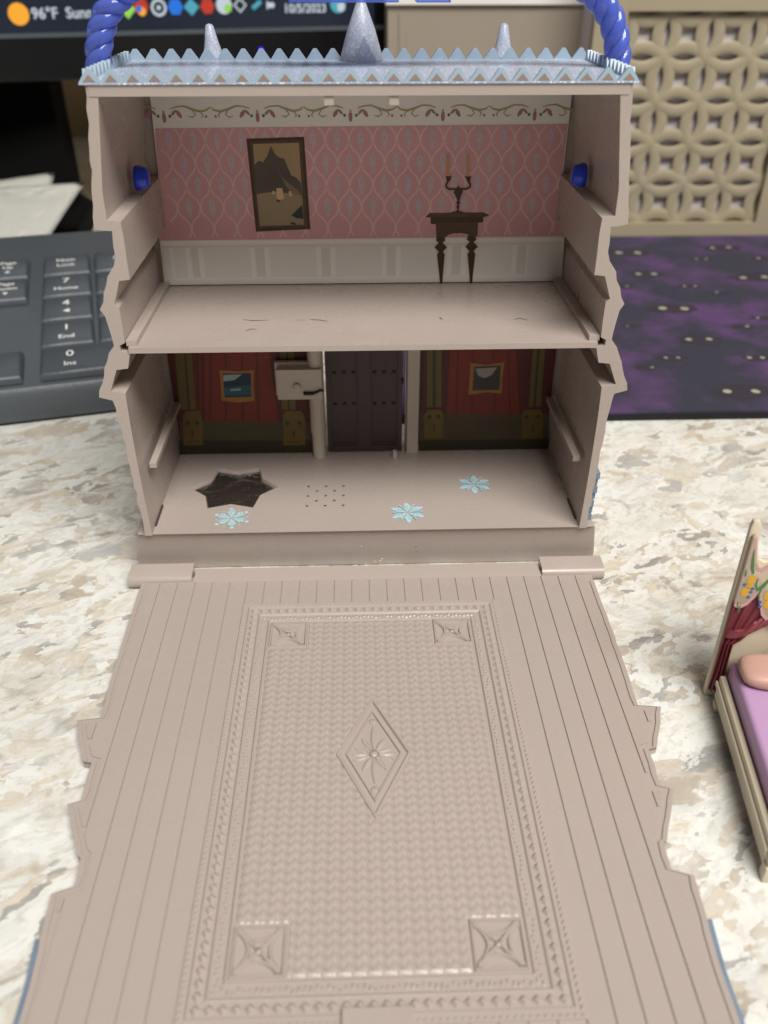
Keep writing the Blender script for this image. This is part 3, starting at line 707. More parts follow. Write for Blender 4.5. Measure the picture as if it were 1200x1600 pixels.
# ------------------------------------------------------------------ door, posts, hinge bracket
dx0, dx1 = -1.01, 1.01; DY = DEP-.06
b = B(); b.box(dx0, dx1, DY, DY+.14, Z0+.03, 4.95, 'door'); door = b.done('door', castle)
door['label'] = 'dark purple-brown studded double door'
for x0, x1 in ((dx0, dx0+.13), (-.17, .17), (dx1-.13, dx1)):
    b = B(); b.box(x0, x1, DY-.05, DY-.001, Z0+.06, 4.95, 'door'); b.bevel(.018); b.done('stile', door)
for x0, x1 in ((dx0+.135, -.175), (.175, dx1-.135)):
    b = B(); b.box(x0, x1, DY-.045, DY-.001, Z0+.05, Z0+.22, 'door'); b.bevel(.02); b.done('bottom_rail', door)
    b = B(); b.box(x0, x1, DY-.03, DY-.001, Z0+.235, Z0+.29, 'door'); b.bevel(.015); b.done('bottom_rail', door)
    for kz in (Py(570, 582, DY).z, Py(570, 631, DY).z):
        for j in range(3):
            b = B(); b.lathe([(.052, 0), (.04, -.035), (.01, -.05)], (x0+(x1-x0)*(.14+.36*j), DY-.001, kz), 'door', 10, 'y'); b.done('stud', door)
b = B(); b.tube([(1.0, DY-.06, Py(630, 590, DY).z), (1.02, DY-.13, Py(630, 592, DY).z), (1.0, DY-.06, Py(630, 598, DY).z)], .03, 'door', 6); b.done('door_knob', door)
post_x = Py(494, 600, DY-.25).x
b = B(); b.lathe([(.175, 0), (.175, .74), (.20, .75), (.20, 4.55)], (post_x, DY-.22, Z0+.002), 'cream', 18); b.done('hinge_post', castle, smooth_ang=40)
x0, x1 = Py(433, 600, DY-.45).x, Py(497, 600, DY-.45).x; z1, z0 = Py(460, 577, DY-.45).z, Py(460, 623, DY-.45).z
b = B(); b.box(x0, x1+.10, DY-.50, DY-.24, z0, z1, 'cream'); b.bevel(.045, 2); br = b.done('hinge_bracket', castle, smooth_ang=40)
b = B(); b.box(x0-.06, x1, DY-.24, DY-.10, z0-.0, z1+.10, 'cream'); b.bevel(.03, 2); b.done('bracket_plate', br)
p = Py(464, 604, DY-.5); b = B(); b.lathe([(.10, 0), (.10, -.05), (.08, -.065), (.01, -.068)], (p.x, DY-.50, p.z), 'cream', 14, 'y'); b.done('screw_boss', br)
pp = [Py(x, y, DY-.53) for x, y in ((474, 615), (488, 615), (495, 613), (500, 610), (506, 611))]
b = B(); b.tube([tuple(q) for q in pp], [.045, .045, .035, .03, .03], 'scuff', 6); b.done('spring_hook', br)
x0, x1 = Py(637, 600, DY-.1).x, Py(655, 600, DY-.1).x
b = B(); b.box(x0, x1, DY-.14, DY-.0, Z0+.002, 5.7, 'cream'); b.bevel(.03); b.done('door_jamb', castle)
b = B(); b.box(x1+.01, x1+.065, DY-.015, DY-.005, Z0+.2, 5.2, 'brownp2'); b.done('jamb_slot', castle)
p = Pz(617, 716, Z0); b = B(); b.box(p.x-.05, p.x+.05, p.y-.02, p.y+.12, Z0+.002, Z0+.20, 'cream'); b.bevel(.02); b.done('door_stop', castle)

# ------------------------------------------------------------------ fold-down front
ZF = .215
def YF(z): return -.22-z
FOLD_PX = [(224, 902), (216, 930), (190, 1010), (172, 1070), (158, 1121), (121, 1125), (123, 1150), (131, 1188), (145, 1191), (137, 1215), (128, 1250), (106, 1256), (112, 1285), (122, 1335), (128, 1340), (118, 1384), (82, 1396), (65, 1462), (48, 1540), (30, 1600), (18, 1640)]
PROF = [(abs(Pz(x, y, ZF).x)+.02, Pz(x, y, ZF).y) for x, y in FOLD_PX]
YEND = PROF[-1][1]
ring = [(x, y) for x, y in PROF]
rr_ = rough(ring, .012, .2)
b = B(); b.prism(rr_+[(-x, y) for x, y in rr_[::-1]], 'xy', .03, ZF-.03, 'taupe'); fold = b.done('fold_down_front', castle)
fold['label'] = 'front wall folded down, inside up, with plank floor'
def hw(y, ins):          # half-width of the panel at y
    best = None
    for k in range(len(PROF)-1):
        (xa, ya), (xb, yb) = PROF[k], PROF[k+1]
        lo, hi = min(ya, yb), max(ya, yb)
        if lo-1e-6 <= y <= hi+1e-6:
            t = 0 if abs(yb-ya) < 1e-6 else (y-ya)/(yb-ya); x = xa+(xb-xa)*t
            best = x if best is None else min(best, x)
    return (best if best is not None else 5.0)-ins
ys = [-.62-.035*k for k in range(int((abs(YEND)-.62)/.035)+1)]
def hmin(y, ins): return min(hw(max(min(y+d, -.5), YEND), ins) for d in (-ins*.6, 0, ins*.6))
PW = .41; NPL = 14
for k in range(-NPL, NPL):
    xa, xb = k*PW+.02+.012, (k+1)*PW+.02-.012
    flip = xb <= .1
    a0, b0 = (abs(xb), abs(xa)) if flip else (xa, xb)
    # collect runs where the plank exists
    run = []; runs = []
    for y in ys:
        h = hmin(y, .15)
        if h > a0+.05: run.append((y, min(b0, h)))
        elif run: runs.append(run); run = []
    if run: runs.append(run)
    for rn in runs:
        if len(rn) < 4: continue
        simp = [rn[0]]
        for i in range(1, len(rn)-1):
            if abs((rn[i+1][1]-rn[i][1])-(rn[i][1]-rn[i-1][1])) > 1e-4: simp.append(rn[i])
        simp.append(rn[-1])
        poly = [(a0, simp[0][0])]+[(x, y) for y, x in simp]+[(a0, simp[-1][0])]
        if flip: poly = [(-x, y) for x, y in poly]
        b = B(); b.prism(poly, 'xy', ZF-.035, ZF, 'taupe'); b.bevel(.012, 2, 40); b.done('plank', fold)
# raised rim along both edges, hinge strip, painted outside face
for sg in (-1, 1):
    rp = [p for p in rr_ if p[1] <= -.62]
    inner = []
    for k, (x, y) in enumerate(rp):
        t = (Vector(rp[min(k+1, len(rp)-1)])-Vector(rp[max(k-1, 0)])).normalized(); n = Vector((t.y, -t.x))
        inner.append((x-abs(n.x)*.085-.012, y))
    b = B()
    for k in range(len(rp)-1):
        qa = [(sg*rp[k][0], rp[k][1]), (sg*rp[k+1][0], rp[k+1][1]), (sg*inner[k+1][0], inner[k+1][1]), (sg*inner[k][0], inner[k][1])]
        b.face([(x, y, ZF-.005) for x, y in qa], 'taupe'); 
        b.face([(qa[0][0], qa[0][1], ZF-.005), (qa[1][0], qa[1][1], ZF-.005), (qa[1][0], qa[1][1], ZF-.08), (qa[0][0], qa[0][1], ZF-.08)], 'taupe')
        b.face([(qa[3][0], qa[3][1], ZF-.005), (qa[2][0], qa[2][1], ZF-.005), (qa[2][0], qa[2][1], ZF-.08), (qa[3][0], qa[3][1], ZF-.08)], 'taupe')
    bmesh.ops.remove_doubles(b.bm, verts=b.bm.verts[:], dist=.0005)
    b.done('edge_rim', fold)
    out = [(sg*(x+.10), y) for x, y in PROF if y < -8.7]
    b = B(); b.prism([(sg*4.3, out[0][1])]+out+[(sg*4.3, out[-1][1])], 'xy', .005, .125, 'bluegrey'); b.done('painted_siding', fold)
    for zz in (4.9, 6.9):
        b = B(); b.prism([(sg*4.6, YF(zz)-.1), (sg*(5.42 if zz < 5 else 5.1), YF(zz)-.15), (sg*(5.25 if zz < 5 else 4.98), YF(zz)-.62), (sg*4.6, YF(zz)-.62)], 'xy', .005, .10, 'bluegrey'); b.done('painted_siding', fold)
b = B(); b.prism([(-.10, .03), (-.10, .225), (-.52, .215), (-.60, .195), (-.60, .03)], 'yz', -4.14, 4.14, 'taupe'); b.done('hinge_strip', fold, smooth_ang=35)
p0, p1 = Pz(535, 1582, ZF), Pz(645, 1578, ZF)
b = B(); b.box(p0.x, p1.x, YEND-.1, p0.y, ZF+.002, ZF+.12, 'taupe'); b.bevel(.05, 3); b.done('latch', fold, smooth_ang=40)

# ------------------------------------------------------------------ moulded carpet
CX0, CX1, CY0, CY1 = -2.85, 2.90, -1.52, -10.74
ZK = ZF+.002
b = B(); b.box(CX0, CX1, CY1, CY0, ZK, ZK+.035, 'taupe'); b.bevel(.015, 1); carpet = b.done('carpet', castle)
carpet['label'] = 'moulded rug in relief with diamond centre'
zc = ZK+.035
def frame(name, ins, wd, h, parent):
    b = B(); xa, xb, ya, yb = CX0+ins, CX1-ins, CY1+ins, CY0-ins
    o_ = [(xa, ya), (xb, ya), (xb, yb), (xa, yb)]; i_ = [(xa+wd, ya+wd), (xb-wd, ya+wd), (xb-wd, yb-wd), (xa+wd, yb-wd)]
    for k in range(4):
        q = [o_[k], o_[(k+1) % 4], i_[(k+1) % 4], i_[k]]; mo = [((o_[j][0]+i_[j][0])/2, (o_[j][1]+i_[j][1])/2) for j in (k, (k+1) % 4)]
        b.face([(q[0][0], q[0][1], zc-.005), (q[1][0], q[1][1], zc-.005), (mo[1][0], mo[1][1], zc+h), (mo[0][0], mo[0][1], zc+h)], 'taupe')
        b.face([(mo[0][0], mo[0][1], zc+h), (mo[1][0], mo[1][1], zc+h), (q[2][0], q[2][1], zc-.005), (q[3][0], q[3][1], zc-.005)], 'taupe')
    bmesh.ops.remove_doubles(b.bm, verts=b.bm.verts[:], dist=.0005)
    return b.done(name, parent)
frame('border_line', .12, .05, .03, carpet); frame('border_line', .37, .07, .035, carpet); frame('border_line', .60, .06, .035, carpet)
def perimeter(ins, pitch):
    xa, xb, ya, yb = CX0+ins, CX1-ins, CY1+ins, CY0-ins; out = []
    nx = int(round((xb-xa)/pitch)); ny = int(round((yb-ya)/pitch))
    for k in range(nx): out += [(xa+(xb-xa)*k/nx, yb, 0), (xb-(xb-xa)*k/nx, ya, 0)]
    for k in range(ny): out += [(xb, yb-(yb-ya)*k/ny, 1), (xa, ya+(yb-ya)*k/ny, 1)]
    return out
b = B()                                                     # rope edge
for x, y, v in perimeter(.05, .105):
    d = Vector((.028, .05)) if v else Vector((.05, .028)); p = Vector((x, y)); n = Vector((-d.y, d.x)).normalized()*.026
    top = [(p-d, zc), (p+n, zc), (p+d, zc), (p-n, zc)]; ap = (p.x, p.y, zc+.04)
    for k in range(4): b.face([(top[k][0].x, top[k][0].y, zc-.002), (top[(k+1) % 4][0].x, top[(k+1) % 4][0].y, zc-.002), ap], 'taupe')
o = b.done('rope_edge', carpet); o['kind'] = 'stuff'
b = B()                                                     # diamond chain
for x, y, v in perimeter(.27, .19):
    w1, w2 = (.085, .098) if v else (.098, .085)
    q = [(x-w1, y), (x, y-w2), (x+w1, y), (x, y+w2)]; t = [(x-w1*.35, y), (x, y-w2*.35), (x+w1*.35, y), (x, y+w2*.35)]
    for k in range(4): b.face([(*q[k], zc-.002), (*q[(k+1) % 4], zc-.002), (*t[(k+1) % 4], zc+.062), (*t[k], zc+.062)], 'taupe')
    b.face([(*p, zc+.062) for p in t], 'taupe')
o = b.done('diamond_chain', carpet); o['kind'] = 'stuff'
b = B()                                                     # inner band of key marks
for i, (x, y, v) in enumerate(perimeter(.52, .085)):
    L_, Wd = random.choice(((.030, .05), (.034, .028), (.02, .055)))
    dx, dy = (Wd, L_) if v else (L_, Wd); ox, oy = (random.uniform(-.03, .03), 0) if v else (0, random.uniform(-.03, .03))
    x += ox; y += oy
    q = [(x-dx, y-dy), (x+dx, y-dy), (x+dx, y+dy), (x-dx, y+dy)]; t = [(x-dx*.5, y-dy*.5), (x+dx*.5, y-dy*.5), (x+dx*.5, y+dy*.5), (x-dx*.5, y+dy*.5)]
    h = zc+.018+.0006*(i % 9)
    for k in range(4): b.face([(*q[k], zc-.002), (*q[(k+1) % 4], zc-.002), (*t[(k+1) % 4], h), (*t[k], h)], 'taupe')
    b.face([(*p, h) for p in t], 'taupe')
o = b.done('key_band', carpet); o['kind'] = 'stuff'
# knitted field as a fine relief
FX0, FX1, FY0, FY1 = CX0+.69, CX1-.69, CY0-.69, CY1+.69
CXM, CYM = (CX0+CX1)/2, -5.97
sq = .84
def weave(x, y):
    P_, Q_ = .222, .175
    u = x/P_; f = u-math.floor(u)
    def slot(c, hw_, k, w):
        a = max(0.0, 1-abs(f-c)/hw_); g = y/Q_+k*(f-c); g -= math.floor(g)
        return math.sin(min(1, a*1.6)*math.pi/2)*max(0.0, 1-abs(g-.5)/w)
    return .031-.031*slot(.27, .27, 1.5, .36)-.010*slot(.76, .24, -1.5, .38)
b = B(); bm = b.bm; ti = b.mi('taupe'); step = .019
nx, ny = int((FX1-FX0)/step), int((FY0-FY1)/step); grid = []
for j in range(ny+1):
    row = []
    for i in range(nx+1):
        x, y = FX0+(FX1-FX0)*i/nx, FY1+(FY0-FY1)*j/ny
        k = min(1, min(x-FX0, FX1-x, y-FY1, FY0-y)/.04)
        dm = abs(x-CXM)/.70+abs(y-CYM)/1.42
        cs = (min(x-FX0, FX1-x) < sq and min(y-FY1, FY0-y) < sq)
        h = 0 if (dm < 1 or cs) else weave(x-CXM, y)*k
        row.append(bm.verts.new((x, y, zc+.002+h)))
    grid.append(row)
for j in range(ny):
    for i in range(nx):
        f = bm.faces.new((grid[j][i], grid[j][i+1], grid[j+1][i+1], grid[j+1][i])); f.smooth = True
o = b.done('knit_field', carpet); o['kind'] = 'stuff'
def ridge(b, pts, w, h, z=None, closed=False):
    z = zc if z is None else z; P = [Vector(p) for p in pts]; n = len(P)
    Ls, Rs, Ts = [], [], []
    for k in range(n):
        a = P[(k-1) % n] if (closed or k > 0) else P[k]; c = P[(k+1) % n] if (closed or k < n-1) else P[k]
        t1 = (P[k]-a).normalized() if (P[k]-a).length else (c-P[k]).normalized(); t2 = (c-P[k]).normalized() if (c-P[k]).length else t1
        t = (t1+t2).normalized(); nn = Vector((-t.y, t.x)); m_ = 1/max(.5, nn.dot(Vector((-t1.y, t1.x))))
        ww = (w[k] if isinstance(w, (list, tuple)) else w)/2*m_
        Ls.append(P[k]+nn*ww); Rs.append(P[k]-nn*ww); Ts.append((P[k], nn*ww*.35))
    for k in range(n if closed else n-1):
        j = (k+1) % n
        v = lambda p, zz: (p.x, p.y, zz)
        tl, tr = [Ts[q][0]+Ts[q][1] for q in (k, j)], [Ts[q][0]-Ts[q][1] for q in (k, j)]
        b.face([v(Ls[k], z), v(Ls[j], z), v(tl[1], z+h), v(tl[0], z+h)], 'taupe'); b.face([v(tl[0], z+h), v(tl[1], z+h), v(tr[1], z+h), v(tr[0], z+h)], 'taupe'); b.face([v(tr[0], z+h), v(tr[1], z+h), v(Rs[j], z), v(Rs[k], z)], 'taupe')
b = B()
for a, h_ in ((.98, .055), (.74, .045)): 
    ridge(b, [(CXM+.68*a, CYM), (CXM, CYM+1.40*a), (CXM-.68*a, CYM), (CXM, CYM-1.40*a)], .10 if a > .9 else .05, h_, None, True)
dia = b.done('diamond_medallion', carpet)
def petal(b, cx, cy, a, r0, r1, w, h):
    d = Vector((math.cos(a), math.sin(a))); c0 = Vector((cx, cy))
    ridge(b, [c0+d*r0, c0+d*(r0+(r1-r0)*.35), c0+d*(r0+(r1-r0)*.7), c0+d*r1], [w*.3, w, w*.9, w*.15], h)
for a, r1, w in [(aa, rr2, ww*1.5) for aa, rr2, ww in [(0, .40, .07), (R(22), .38, .06), (R(-22), .38, .06), (R(180), .40, .07), (R(158), .38, .06), (R(202), .38, .06), (R(90), .66, .09), (R(270), .66, .09), (R(60), .42, .08), (R(120), .42, .08), (R(240), .42, .08), (R(300), .42, .08)]]:
    b = B(); petal(b, CXM, CYM, a, .09, r1, w, .028+.002*random.random()); b.done('petal', dia)
b = B(); b.lathe([(.085, 0), (.07, .03), (.03, .045), (.005, .048)], (CXM, CYM, zc), 'taupe', 12); b.done('boss', dia)
for sy in (-.80, .80):
    b = B(); b.lathe([(.08, 0), (.06, .010), (.005, .013)], (CXM, CYM+sy, zc), 'taupe', 10); b.done('boss', dia)
for cx, cy in ((FX0+sq/2-.02, FY0-sq/2+.02), (FX1-sq/2+.02, FY0-sq/2+.02), (FX0+sq/2-.02, FY1+sq/2-.02), (FX1-sq/2+.02, FY1+sq/2-.02)):
    h = sq/2-.04; b = B(); ridge(b, [(cx-h, cy-h), (cx+h, cy-h), (cx+h, cy+h), (cx-h, cy+h)], .06, .05, None, True); sqo = b.done('corner_square', carpet)
    for k in range(4):
        a = R(45+90*k); d = Vector((math.cos(a), math.sin(a))); c0 = Vector((cx, cy))
        b = B(); ridge(b, [c0+d*.04, c0+d*.2, c0+d*.38, c0+d*.50], [.05, .10, .10, .06], .058+.001*k); b.done('leaf_rib', sqo)
        a = R(90*k); u_ = Vector((math.cos(a), math.sin(a))); v_ = Vector((-u_.y, u_.x))
        b = B(); ridge(b, [c0+u_*(h-.03-.19*math.sin(math.pi*t/8)**.8)+v_*(h-.07)*(t/4-1) for t in range(9)], .07, .050+.001*k); b.done('bowed_rib', sqo)
    b = B(); b.lathe([(.06, 0), (.05, .04), (.005, .05)], (cx, cy, zc), 'taupe', 10); b.done('boss', sqo)

# ------------------------------------------------------------------ toy bed
BO = Vector((6.78, -4.42, 0)); BL = Vector((-.147, -.989, 0)); BWv = Vector((.989, -.147, 0)); UZ = Vector((0, 0, 1))
bed = thing('toy_bed', BO+BL*2+BWv*1.3, 'small toy bed with lilac mattress, peach pillow and maroon curtained headboard on the counter', 'toy bed')
def bp(w, l, h): return BO+BWv*w+BL*l+UZ*h
def bedprism(poly, axis, a, c, mk, name, bev=.0, seg=2, parent=None, sm=None):
    b = B(); f = {'wh': lambda p, t: bp(p[0], t, p[1]), 'wl': lambda p, t: bp(p[0], p[1], t), 'lh': lambda p, t: bp(t, p[0], p[1])}[axis]
    A = [b.bm.verts.new(f(p, a)) for p in poly]; C = [b.bm.verts.new(f(p, c)) for p in poly]; n = len(poly); b.mi(mk)
    b.bm.faces.new(A); b.bm.faces.new(C[::-1])
    for k in range(n): b.bm.faces.new((A[k], C[k], C[(k+1) % n], A[(k+1) % n]))
    bmesh.ops.recalc_face_normals(b.bm, faces=b.bm.faces[:])
    if bev: b.bevel(bev, seg)
    return b.done(name, parent or bed, smooth_ang=sm or 40)
HBW = 2.6
top = [(0, 0), (0, 4.15), (.03, 4.26), (.13, 4.28), (.19, 4.15), (.22, 3.75), (.28, 3.48), (.40, 3.40), (.55, 3.45), (.8, 3.70), (1.3, 3.85)]
hb = top+[(HBW-x, z) for x, z in top[-2::-1]]
head = bedprism(hb, 'wh', -.13, 0, 'bed_cream', 'headboard', .025)
# valance with scalloped hem, painted flowers
KW = .53
val = [(.07, 2.50), (.07, 4.0), (.20, 4.05), (.30, 3.75), (.38, 3.5), (.5, 3.32), (.70, 3.28), (.95, 3.4), (2.44, 3.7), (2.44, 2.0), (2.2, 1.9), (1.5, 2.05), (1.1, 2.25), (.92, 2.55), (.82, 2.85), (.70, 2.70), (.52, 2.50), (.30, 2.40), (.15, 2.42)]
val = [(x*KW, z) for x, z in val]
bedprism([(x, z) for x, z in val], 'wh', .002, .12, 'valance', 'valance', .03, 2, head)
bedprism([(HBW-x, z) for x, z in val], 'wh', .002, .12, 'valance', 'valance', .03, 2, head)
def bribbon(pts, w, mk, l, name, parent):
    b = B()
    for q in ribbon(pts, w): b.face([bp(v.x*KW, l, v.y) for v in q], mk)
    return b.done(name, parent, recalc=False)
bribbon([(.09, 2.50), (.17, 2.46), (.30, 2.44), (.50, 2.53), (.68, 2.72), (.82, 2.90), (.94, 2.60), (1.12, 2.30), (1.5, 2.1), (2.2, 1.95)], .09, 'rose', .1235, 'hem_trim', head)
bribbon([(.17, 4.0), (.27, 3.72), (.37, 3.48), (.52, 3.33), (.68, 3.31), (.95, 3.46), (1.6, 3.74)], .08, 'rose', .1238, 'top_trim', head)
for x, z, r_ in ((.42, 3.08, .08), (.34, 2.80, .085), (.42, 2.93, .05), (1.15, 2.75, .09), (1.20, 2.55, .08)):
    x *= KW; b = B(); b.face([bp(p[0], .127, p[1]) for p in circ(x, z, r_, 12, r_*1.35, -.2)], 'yellow'); b.done('flower', head, recalc=False)
for x, z in ((.23, 2.88), (.50, 2.72), (.47, 2.60), (.53, 2.8), (.92, 2.5), (.96, 2.4)):
    b = B(); b.face([bp(p[0], .130, p[1]) for p in circ(x*KW, z+.08, .035, 8)], 'dotblue'); b.done('blue_bud', head, recalc=False)
for pts, w in (([(.22, 3.75), (.26, 3.55), (.33, 3.35), (.42, 3.22)], [.03, .08, .10, .06]), ([(.62, 3.12), (.60, 2.98), (.70, 2.86), (.86, 2.96), (1.0, 3.12), (1.15, 3.15)], [.04, .06, .07, .11, .09, .05]), ([(.82, 2.92), (.80, 2.75), (.86, 2.62)], [.08, .06, .04]), ([(.17, 2.55), (.22, 2.42), (.30, 2.45), (.30, 2.30)], [.03, .05, .05, .03]), ([(.14, 3.3), (.18, 3.15)], [.03, .06])):
    bribbon(pts, w, 'leaf', .1285, 'leaf', head)
# curtains with folds
def curtain(x0, sgn):
    b = B(); nW, nH = 28, 24; rows = []
    for j in range(nH+1):
        t = j/nH; z = 2.55-2.35*t; wd = .62 if t > .55 else .62+.75*max(0, (.42-t)/.42)**.8
        if t > .42: wd = .44+.02*math.sin(9*t)
        row = []
        for i in range(nW+1):
            s_ = i/nW; x = .03+wd*s_*.55; fold_ = .05*math.sin(s_*6.28*3.2+t*2.5)+.02*math.sin(s_*6.28*7)
            zz = z+(.35*(1-s_)*0 if t > .42 else -.55*(s_**1.5)*0)
            row.append(b.bm.verts.new(bp(x0+sgn*x, .055+fold_*(1 if s_ not in (0, 1) else .3), zz)))
        rows.append(row)
    b.mi('maroon')
    for j in range(nH):
        for i in range(nW):
            f = b.bm.faces.new((rows[j][i], rows[j][i+1], rows[j+1][i+1], rows[j+1][i])); f.smooth = True
    c = b.done('curtain', head)
    for k in range(7):
        pts = []
        for j in range(9):
            a = j/8; pts.append(bp(x0+sgn*(.05+(.50+.10*k)*a**.8), .07, 1.66+.02*k+(.42+.09*k)*(a**1.6)-.05*math.sin(math.pi*a)))
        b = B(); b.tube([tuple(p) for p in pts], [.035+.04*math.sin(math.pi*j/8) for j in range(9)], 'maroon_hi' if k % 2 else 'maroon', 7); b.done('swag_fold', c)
curtain(0, 1); curtain(HBW, -1)
for mir_ in (False, True):
    pl_ = [(.06, 2.75), (.06, 1.62), (.14, 1.60), (.24, 1.66), (.38, 1.82), (.56, 2.02), (.80, 2.2), (1.28, 2.35), (1.28, 2.75)]
    bedprism([(HBW-x, z) for x, z in pl_] if mir_ else pl_, 'wh', .002, .05, 'maroon', 'curtain_drape', .015, 1, head)
# frame, mattress, pillow, feet
LEN = 4.05
for w0, w1 in ((.13, .25), (HBW-.25, HBW-.13)):
    bedprism([(w0, .2), (w1, .2), (w1, LEN), (w0, LEN)], 'wl', .18, .76, 'bed_cream', 'side_rail', .03)
    bedprism([(w0-.05, .2), (w0-.002, .2), (w0-.002, LEN), (w0-.05, LEN)] if w0 < 1 else [(w1+.002, .2), (w1+.05, .2), (w1+.05, LEN), (w1+.002, LEN)], 'wl', .50, .62, 'bed_cream', 'rail_moulding', .015)
bedprism([(.13, LEN+.002), (HBW-.13, LEN+.002), (HBW-.13, LEN+.14), (.13, LEN+.14)], 'wl', .35, .78, 'bed_cream', 'foot_rail', .04)
for w0 in (.11, HBW-.33):
    for l0 in (.25, LEN-.05): bedprism([(w0, l0), (w0+.22, l0), (w0+.22, l0+.22), (w0, l0+.22)], 'wl', 0, .178 if l0 < 1 else .348, 'bed_cream', 'leg', .03)
bedprism([(.27, .14), (HBW-.27, .14), (HBW-.27, LEN), (.27, LEN)], 'wl', .56, 1.14, 'lilac', 'mattress', .11, 3)
b = B(); nU, nV = 20, 14
def pil(u, v):
    e = lambda t, p: math.copysign(abs(t)**p, t)
    return bp(1.30+1.0*e(math.cos(u), .45)*max(.0, math.cos(v))**.45, .60+.42*e(math.sin(u), .45)*max(0, math.cos(v))**.45, 1.30+.18*e(math.sin(v), .8))
rows = [[b.bm.verts.new(pil(2*math.pi*i/nU, -math.pi/2*.97+math.pi*.97*j/nV)) for i in range(nU)] for j in range(nV+1)]
b.mi('peach')
for j in range(nV):
    for i in range(nU): f = b.bm.faces.new((rows[j][i], rows[j][(i+1) % nU], rows[j+1][(i+1) % nU], rows[j+1][i])); f.smooth = True
b.bm.faces.new(rows[0][::-1]); b.bm.faces.new(rows[-1]); b.done('pillow', bed)

# ------------------------------------------------------------------ keyboard
KO = Vector((-11.55, 7.95, 0)); KU = Vector((.9686, .2487, 0)); KV = Vector((-.2487, .9686, 0))
kb = thing('keyboard', KO, 'dark charcoal keyboard showing its number pad, behind the toy castle', 'keyboard')
def kp(u, v, h): return KO+KU*u+KV*v+UZ*h
KS = .14
b = B(); b.mi('kb')
A = [b.bm.verts.new(kp(-16, v, h)) for v, h in ((0, .12), (-.06, .5), (0, 1.05), (.12, 1.2), (12.4, 2.75), (12.7, 2.65), (12.6, .12))]
C = [b.bm.verts.new(kp(9.9, v, h)) for v, h in ((0, .12), (-.06, .5), (0, 1.05), (.12, 1.2), (12.4, 2.75), (12.7, 2.65), (12.6, .12))]
b.bm.faces.new(A); b.bm.faces.new(C[::-1])
for k in range(7): b.bm.faces.new((A[k], C[k], C[(k+1) % 7], A[(k+1) % 7]))
b.bevel(.06, 2); b.done('case', kb, smooth_ang=40)
def key(u0, v0, wu, wv, leg=None):
    b = B(); hz = lambda v: 1.22+.1255*(v-.12)
    cr = []
    for z_, ins in ((.015, 0), (.18, .02), (.27, .10), (.30, .16)):
        cr.append([b.bm.verts.new(kp(u, v, hz(v)+z_)) for u, v in ((u0+ins, v0+ins), (u0+wu-ins, v0+ins), (u0+wu-ins, v0+wv-ins), (u0+ins, v0+wv-ins))])
    b.mi('key'); b.bm.faces.new(cr[0]); b.bm.faces.new(cr[-1])
    for a, c in zip(cr, cr[1:]):
        for k in range(4): b.bm.faces.new((a[k], a[(k+1) % 4], c[(k+1) % 4], c[k]))
    b.bevel(.05, 2, 40); k_ = b.done('key', kb, smooth_ang=50)
    uy = (KV+UZ*.1255).normalized()
    for s_, sz, du, dv in (leg or []):
        p = kp(u0+du, v0+dv, hz(v0+dv)+.318)
        text_obj('legend', k_, s_, sz*.86, 'legend', p, KU, uy, UZ, bold=.004)
PV, PU, G = 1.86, 1.9, .16
U0, V0 = 1.40, .32
key(U0, V0, 2*PU-G, PV-G, [('0', .62, .95, 1.05), ('Ins', .42, .95, .42)])
key(U0+2*PU, V0, PU-G, PV-G); key(U0+3*PU, V0, PU-G, 2*PV-G)
leg = {(0, 1): [('1', .62, .85, 1.05), ('End', .42, .85, .40)], (0, 2): [('4', .62, .85, 1.05), ('\u25c4', .35, .85, .42)], (0, 3): [('7', .62, .85, 1.05), ('Home', .40, .85, .40)], (0, 4): [('Num', .40, .85, 1.05), ('Lock', .40, .85, .60)],
       (1, 1): [('2', .62, .85, 1.05), ('\u25bc', .35, .85, .42)], (1, 2): [('5', .62, .85, 1.0)], (1, 3): [('8', .62, .85, 1.05), ('\u25b2', .35, .85, .42)], (1, 4): [('/', .6, .8, .95)], (2, 1): [('3', .62, .85, 1.05)], (2, 2): [('6', .62, .85, 1.0)], (2, 3): [('9', .62, .85, 1.0)], (2, 4): [('*', .6, .85, .9)]}
for c_ in range(3):
    for r_ in range(1, 5): key(U0+c_*PU, V0+r_*PV, PU-G, PV-G, leg.get((c_, r_)))
key(U0+3*PU, V0+2*PV, PU-G, 2*PV-G); key(U0+3*PU, V0+4*PV, PU-G, PV-G)
N0 = U0-2.22
for c_ in range(3):
    key(N0-c_*PU, V0, PU-G-.05, PV-G)
    for r_ in (3, 4):
        lg = None
        if c_ == 0: lg = [('Page', .38, .95, 1.15), ('Down' if r_ == 3 else 'Up', .38, .95, .76), ('\u25bc' if r_ == 3 else '\u25b2', .25, .95, .36)]
        key(N0-c_*PU, V0+r_*PV, PU-G-.05, PV-G, lg)
key(N0-PU, V0+PV, PU-G-.05, PV-G)

